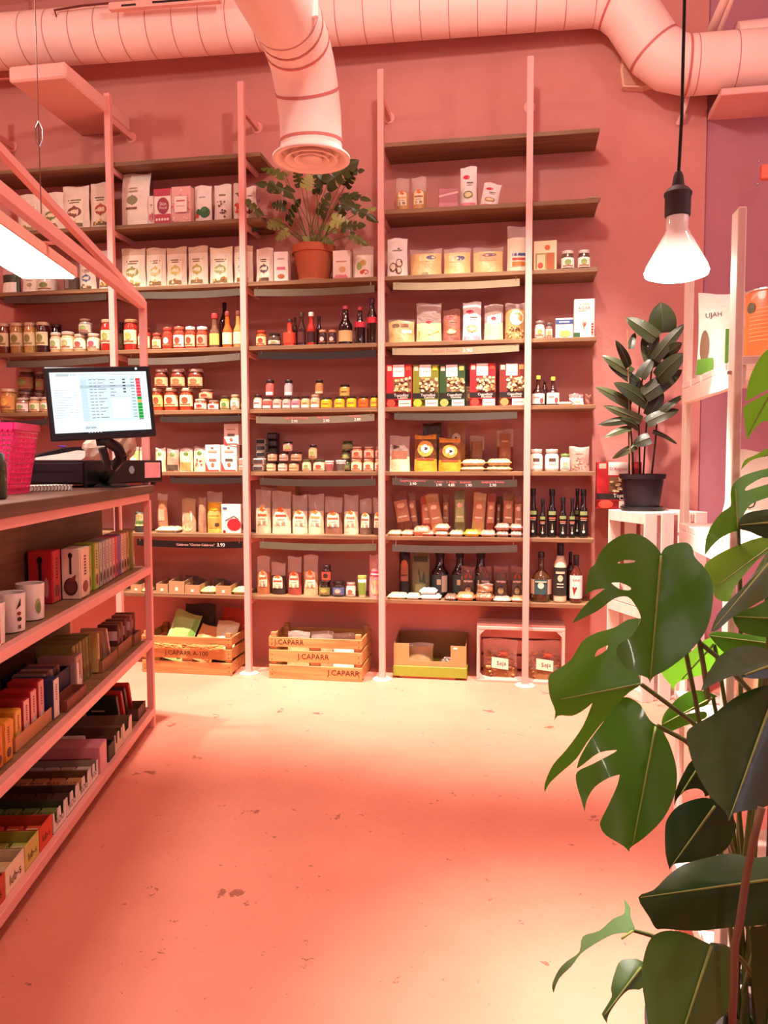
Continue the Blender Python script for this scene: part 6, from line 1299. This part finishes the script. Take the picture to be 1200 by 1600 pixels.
PL(Z3, [(550,1040),(568,1012),(612,995),(660,990),(688,1012),(700,1055),(742,1100),(772,1150),(781,1215),(774,1295),(754,1370),(715,1432),(650,1500),(575,1555),(515,1588),(500,1619),(488,1592),(435,1572),(385,1535),(352,1490),(360,1445),(420,1405),(452,1350),(458,1320),(440,1278),(402,1232),(340,1240),(265,1295),(153,1350),(185,1300),(235,1245),(300,1195),(255,1200),(211,1222),(222,1150),(232,1108),(255,1085),(275,1040),(315,992),(372,958),(425,950),(480,968),(525,1005)], ((550,1042),(500,1612)), 1.13, G2, (.02,-.03), .3, [[(355,1080),(385,1068),(430,1069),(428,1078),(375,1083)], [(328,1170),(365,1167),(414,1190),(406,1203),(362,1196)]])
PL(Z33, [(535,1030),(520,960),(500,850),(520,740),(538,688),(470,694),(400,735),(300,765),(230,810),(175,900),(100,955),(60,985),(55,1030),(65,1100),(92,1175),(78,1246),(105,1195),(180,1195),(240,1165),(285,1128),(235,1250),(150,1370),(80,1450),(38,1545),(37,1595),(60,1550),(110,1500),(200,1420),(260,1330),(330,1240),(420,1130),(480,1070)], ((535,1030),(120,1110)), 1.18, G1, (.05,-.02), .45, [[(298,888),(312,852),(366,828),(360,850),(330,872)]], stem=False)
PL(Z5, [(520,285),(490,260),(450,195),(400,165),(370,170),(320,210),(290,270),(230,350),(185,430),(172,478),(200,460),(270,408),(347,396),(335,408),(240,458),(174,492),(170,540),(190,610),(208,670),(215,620),(250,560),(310,520),(360,504),(350,550),(310,640),(280,700),(275,730),(300,770),(380,820),(413,858),(405,828),(470,780),(550,700),(600,600),(612,520),(605,450),(580,370),(560,330),(540,290)], ((520,288),(411,852)), 1.21, G2, (.02,-.03), .3, stem=False)
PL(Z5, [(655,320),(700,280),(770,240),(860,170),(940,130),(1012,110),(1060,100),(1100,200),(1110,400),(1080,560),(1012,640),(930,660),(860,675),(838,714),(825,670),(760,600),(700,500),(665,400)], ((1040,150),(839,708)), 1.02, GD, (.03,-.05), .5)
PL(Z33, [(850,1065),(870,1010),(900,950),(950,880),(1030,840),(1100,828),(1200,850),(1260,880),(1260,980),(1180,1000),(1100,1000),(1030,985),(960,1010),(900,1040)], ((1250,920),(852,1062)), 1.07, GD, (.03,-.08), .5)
PL(Z33, [(645,970),(700,930),(800,860),(870,800),(930,790),(980,850),(960,900),(880,970),(790,1000),(730,1020),(705,1062),(690,1030)], ((920,820),(706,1056)), 1.34, G4, (0,.03), .2)
PL(Z4, [(1300,380),(1200,420),(1140,490),(1090,590),(1068,680),(1060,750),(1130,712),(1215,665),(1217,686),(1100,748),(1046,792),(1052,860),(1068,990),(1105,935),(1165,875),(1300,810)], ((1290,560),(1075,960)), 1.24, G4, (.0,.03), .25)
PL(Z3, [(893,935),(850,950),(790,990),(744,1047),(748,980),(770,920),(815,860),(860,825),(858,780),(870,730),(920,690),(1025,660),(1080,650),(1080,690),(1000,702),(930,742),(925,760),(1025,730),(1080,720),(1080,780),(1025,790),(950,820),(915,870),(905,915)], ((893,930),(880,750)), 1.29, G1, (.02,-.04), .4)
PL(Z3, [(905,667),(920,625),(970,600),(1025,570),(1070,560),(1070,600),(1025,605),(960,620),(925,645)], ((1065,575),(908,662)), 1.33, G4, (0,-.02), .3)
PL(Z3, [(742,1095),(790,1050),(870,1010),(960,975),(1010,965),(1080,960),(1080,1010),(1000,1050),(930,1120),(870,1200),(855,1247),(820,1250),(785,1225),(770,1150)], ((1075,980),(800,1180)), 1.27, G4, (.03,-.03), .45)
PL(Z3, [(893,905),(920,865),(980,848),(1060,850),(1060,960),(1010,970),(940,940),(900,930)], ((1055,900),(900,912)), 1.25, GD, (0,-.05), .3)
PL(Z3, [(770,1385),(800,1310),(860,1240),(940,1160),(1010,1050),(1060,1000),(1080,1100),(1060,1200),(960,1270),(870,1320),(800,1380)], ((1065,1040),(778,1378)), 1.10, GO, (.05,-.06), .6, wave=.02)
PL(Z3, [(870,1300),(960,1278),(1060,1220),(1090,1400),(950,1402),(890,1370)], ((1080,1330),(880,1320)), 1.20, G2, (0,-.04), .3)
PL(Z3, [(760,1400),(800,1385),(900,1395),(1000,1410),(1080,1420),(1080,1480),(980,1460),(900,1490),(830,1480)], ((1070,1445),(770,1405)), 1.26, G1, (0,-.05), .3)
PL(Z5, [(545,272),(560,230),(620,165),(680,135),(745,140),(790,160),(760,178),(742,200),(690,218),(622,246),(690,232),(738,228),(735,258),(640,292),(565,322),(550,300)], ((770,165),(548,285)), 1.30, G1, (0,-.03), .2)
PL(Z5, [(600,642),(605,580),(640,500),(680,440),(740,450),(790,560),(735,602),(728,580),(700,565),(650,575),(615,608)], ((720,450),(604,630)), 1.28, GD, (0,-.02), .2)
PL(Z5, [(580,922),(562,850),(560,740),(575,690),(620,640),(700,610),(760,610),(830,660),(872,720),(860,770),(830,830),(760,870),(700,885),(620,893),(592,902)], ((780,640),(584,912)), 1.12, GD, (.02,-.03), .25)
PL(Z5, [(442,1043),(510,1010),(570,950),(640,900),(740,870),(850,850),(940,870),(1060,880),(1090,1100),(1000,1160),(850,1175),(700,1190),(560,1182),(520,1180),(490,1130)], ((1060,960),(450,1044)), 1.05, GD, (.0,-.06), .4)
PL(Z5, [(458,1380),(470,1290),(500,1220),(560,1190),(650,1200),(760,1250),(820,1260),(860,1310),(880,1400),(870,1480),(830,1550),(780,1600),(740,1720),(600,1760),(510,1690),(470,1500)], ((765,1252),(600,1750)), .99, GO, (.02,-.04), .35)
PL(Z5, [(425,1192),(410,1130),(407,1085),(378,1050),(381,1112),(330,1138),(270,1190),(198,1215),(182,1283),(130,1322),(92,1362),(64,1425),(70,1464),(95,1400),(150,1345),(190,1292),(250,1250),(335,1205)], ((422,1188),(75,1430)), 1.17, GO, (.04,-.1), .5)
PL(Z5, [(462,1325),(370,1318),(340,1370),(322,1440),(325,1480),(290,1540),(283,1560),(305,1597),(312,1560),(350,1500),(400,1450),(462,1440)], ((455,1350),(295,1560)), 1.12, GO, (.04,-.08), .4)
PL(Z5, [(935,1180),(1000,1170),(1100,1160),(1110,1700),(990,1700),(960,1560),(940,1400),(940,1260)], ((1060,1200),(1000,1690)), 1.05, GD, (.03,0), .3)
for b, t, w_ in (((1123, 1336), (1114, 1268), 16), ((1126, 1338), (1141, 1305), 12)):
    ML(b, t, 1.3, 1.3, w_, leafmat('b8d860', .5), ((), ()), .3, heart=.0, fold=.4, stem=False)
MB().tube([onD(x, y, .96)-mp for x, y in ((1190, 1262), (1178, 1310), (1166, 1370), (1156, 1440), (1148, 1475), (1147, 1540), (1143, 1620))], .0048, P('7d5c44', .7), 8).build('aerial_root', mo, smooth=True)
MB().tube([mp*0+Vector((.03, .03, .2)), Vector((.04, .05, .9))], .011, P('4a3a24', .9, bump=.6), 8).build('moss_pole', mo)
for k, (x0, y0, x1, y1) in enumerate(((1092, 1000, 1106, 1090), (1092, 1003, 1170, 1078), (1003, 1070, 1150, 1190), (1028, 1134, 1110, 1190))):
    MB().tube([onD(x0, y0, 1.2)-mp, onD((x0+x1)/2, (y0+y1)/2-6, 1.23)-mp, onD(x1, y1, 1.28)-mp], [.0035, .004, .0045], STM, 6).build('petiole', mo, smooth=True)
# ---- rubber plant on the crates
rp = Vector((.632, 4.235, .945))
ru = empty('rubber_plant', rp, 0, 'dark rubber plant in black plastic pot on white crates', 'plant')
POTB = P('241e24', .5)
ph_ = onY(1000, 741, rp.y-.1).z-rp.z; pr = .118
MB().lathe([(.10, .004), (.104, .0), (.108, .02), (.0, .018)], POTB, 32, cap=False).build('saucer', ru)
MB().lathe([(.078, .0195), (.086, .022), (.104, ph_*.8), (.104, ph_*.86), (.114, ph_*.87), (.117, ph_*.98), (.118, ph_), (.11, ph_), (.104, ph_-.025), (0, ph_-.025)], POTB, 32, cap=False).build('pot', ru)
MB().lathe([(.0, ph_-.022), (.105, ph_-.022)], P('3a2c22', .95, bump=.6), 20).build('soil', ru)
R1 = leafmat('2a3320', .05, .42); R2 = leafmat('364426', .08, .42); R3 = leafmat('4d5a38', .1, .45)
def RL(b, t, w_, m, db=0., dt=0., roll=0., **k):
    Y0 = rp.y-.02
    return put_leaf(ru, onY(b[0], b[1], Y0+db), onY(t[0], t[1], Y0+dt), w_*1.32*Y0/F_PX, m, ((), ()), roll, rib=P('6a6a48', .5), heart=.0, arch=.08, wave=.02, **k)
for i, q in enumerate([((1036, 520), (1033, 472), 42, R2), ((1026, 528), (978, 496), 24, R2), ((1023, 574), (1004, 526), 27, R2), ((1022, 562), (1070, 506), 20, R1), ((983, 573), (961, 531), 15, R1), ((988, 583), (940, 556), 18, R3), ((996, 599), (950, 570), 16, R1), ((1027, 592), (1070, 552), 32, R1), ((1006, 618), (1066, 578), 28, R1), ((1011, 630), (958, 598), 28, R1), ((986, 634), (929, 604), 18, R3), ((1003, 657), (942, 634), 16, R3), ((1030, 646), (1069, 617), 13, R1), ((1010, 660), (1061, 640), 22, R1), ((986, 656), (934, 664), 14, R1), ((999, 670), (967, 655), 15, R1), ((986, 668), (943, 684), 12, R3), ((1020, 674), (1058, 694), 9, R1), ((1016, 684), (989, 695), 22, R1), ((994, 697), (956, 717), 13, R3), ((1010, 560), (1030, 525), 18, R1), ((1000, 590), (1020, 560), 20, R1), ((1035, 560), (1066, 535), 22, R1), ((1000, 610), (985, 580), 16, R1), ((1015, 650), (1035, 610), 24, R1), ((985, 545), (992, 520), 12, R1)]):
    rd = random.Random(i); RL(*q, db=rd.uniform(-.03, .03), dt=rd.uniform(-.13, .06), roll=rd.uniform(-.3, .3), up=.3, fold=.2)
SB = P('3a2a20', .7)
for pts in (((1005, 745), (1008, 690), (1012, 640), (1018, 580), (1030, 520)), ((990, 745), (988, 700), (985, 660), (984, 570)), ((1000, 745), (999, 700), (998, 650), (1002, 600), (1012, 560)), ((1018, 745), (1024, 690), (1028, 640), (1034, 580)), ((984, 745), (983, 690), (982, 620))):
    MB().tube([onY(x, y, rp.y+.0)-rp for x, y in pts], .0045, SB, 6).build('stem', ru, smooth=True)
MB().tube([onY(x, y, rp.y-.03)-rp for x, y in ((986, 745), (982, 600), (980, 515))], .003, P('b08a68', .7), 6).build('cane', ru)
# ---- lobed philodendron in a terracotta pot
pp = Vector((-1.135, 4.352, SZ[2]))
ph = empty('philodendron_plant', pp, 0, 'bushy philodendron with lobed leaves in terracotta pot', 'plant')
TC = P('b5603e', .75, var=.1, scale=12); ht = onY(487, 378, 4.24).z-pp.z
MB().lathe([(.085, 0), (.098, .0), (.104, .012), (.1, .014), (.0, .01)], P('c98a6a', .7), 30, cap=False).build('saucer', ph)
MB().lathe([(.078, .0145), (.084, .016), (.112, ht*.78), (.112, ht*.8), (.122, ht*.81), (.124, ht), (.114, ht), (.11, ht-.02), (0, ht-.02)], TC, 36, cap=False).build('pot', ph)
MB().lathe([(0, ht-.015), (.11, ht-.015)], P('3a2a20', .95), 20).build('soil', ph)
F1 = leafmat('3d4a22', .1, .35); F2 = leafmat('a8b868', .3, .35); F3 = leafmat('5f7034', .2, .35)
LOB = ((.25, .45, .65), (.25, .45, .65))
fl_ = [((442, 274), (407, 262), 26, F3), ((454, 300), (397, 286), 30, F1), ((447, 276), (456, 266), 14, F2), ((478, 293), (486, 273), 24, F2), ((505, 288), (486, 262), 24, F1), ((512, 286), (561, 250), 34, F1), ((520, 286), (557, 281), 20, F2), ((542, 272), (570, 266), 16, F1), ((535, 306), (580, 314), 18, F1), ((540, 318), (592, 348), 20, F1), ((565, 331), (602, 326), 12, F2), ((406, 334), (370, 303), 18, F3), ((440, 348), (414, 354), 26, F2), ((449, 362), (430, 375), 20, F2), ((416, 346), (387, 362), 22, F1), ((520, 343), (548, 352), 26, F2), ((503, 353), (528, 364), 16, F2), ((548, 368), (576, 384), 16, F3), ((478, 369), (480, 383), 14, F2), ((491, 369), (494, 379), 14, F3), ((505, 374), (522, 381), 14, F3), ((445, 322), (424, 320), 22, F1), ((450, 345), (470, 310), 24, F1), ((500, 335), (516, 300), 26, F1), ((530, 330), (560, 300), 26, F1), ((470, 290), (462, 262), 22, F1), ((535, 355), (572, 352), 20, F1), ((430, 290), (418, 300), 22, F1), ((495, 300), (500, 272), 20, F1), ((540, 290), (556, 262), 22, F1)]
for i, (b, t, w_, m) in enumerate(fl_):
    rd = random.Random(i+40); Y0 = 4.30+rd.uniform(-.12, .10); bp = onY(b[0], b[1], Y0); tp = onY(t[0], t[1], Y0+rd.uniform(-.07, .03))
    put_leaf(ph, bp, tp, w_*1.25*4.3/F_PX, m, LOB, rd.uniform(-.4, .4), heart=.12, arch=.08, fold=.3, up=.35, stem=pp+Vector((rd.uniform(-.05, .05), rd.uniform(-.05, .05), ht-.02)), stm=P('6a6a38', .5), sr_=.0026)
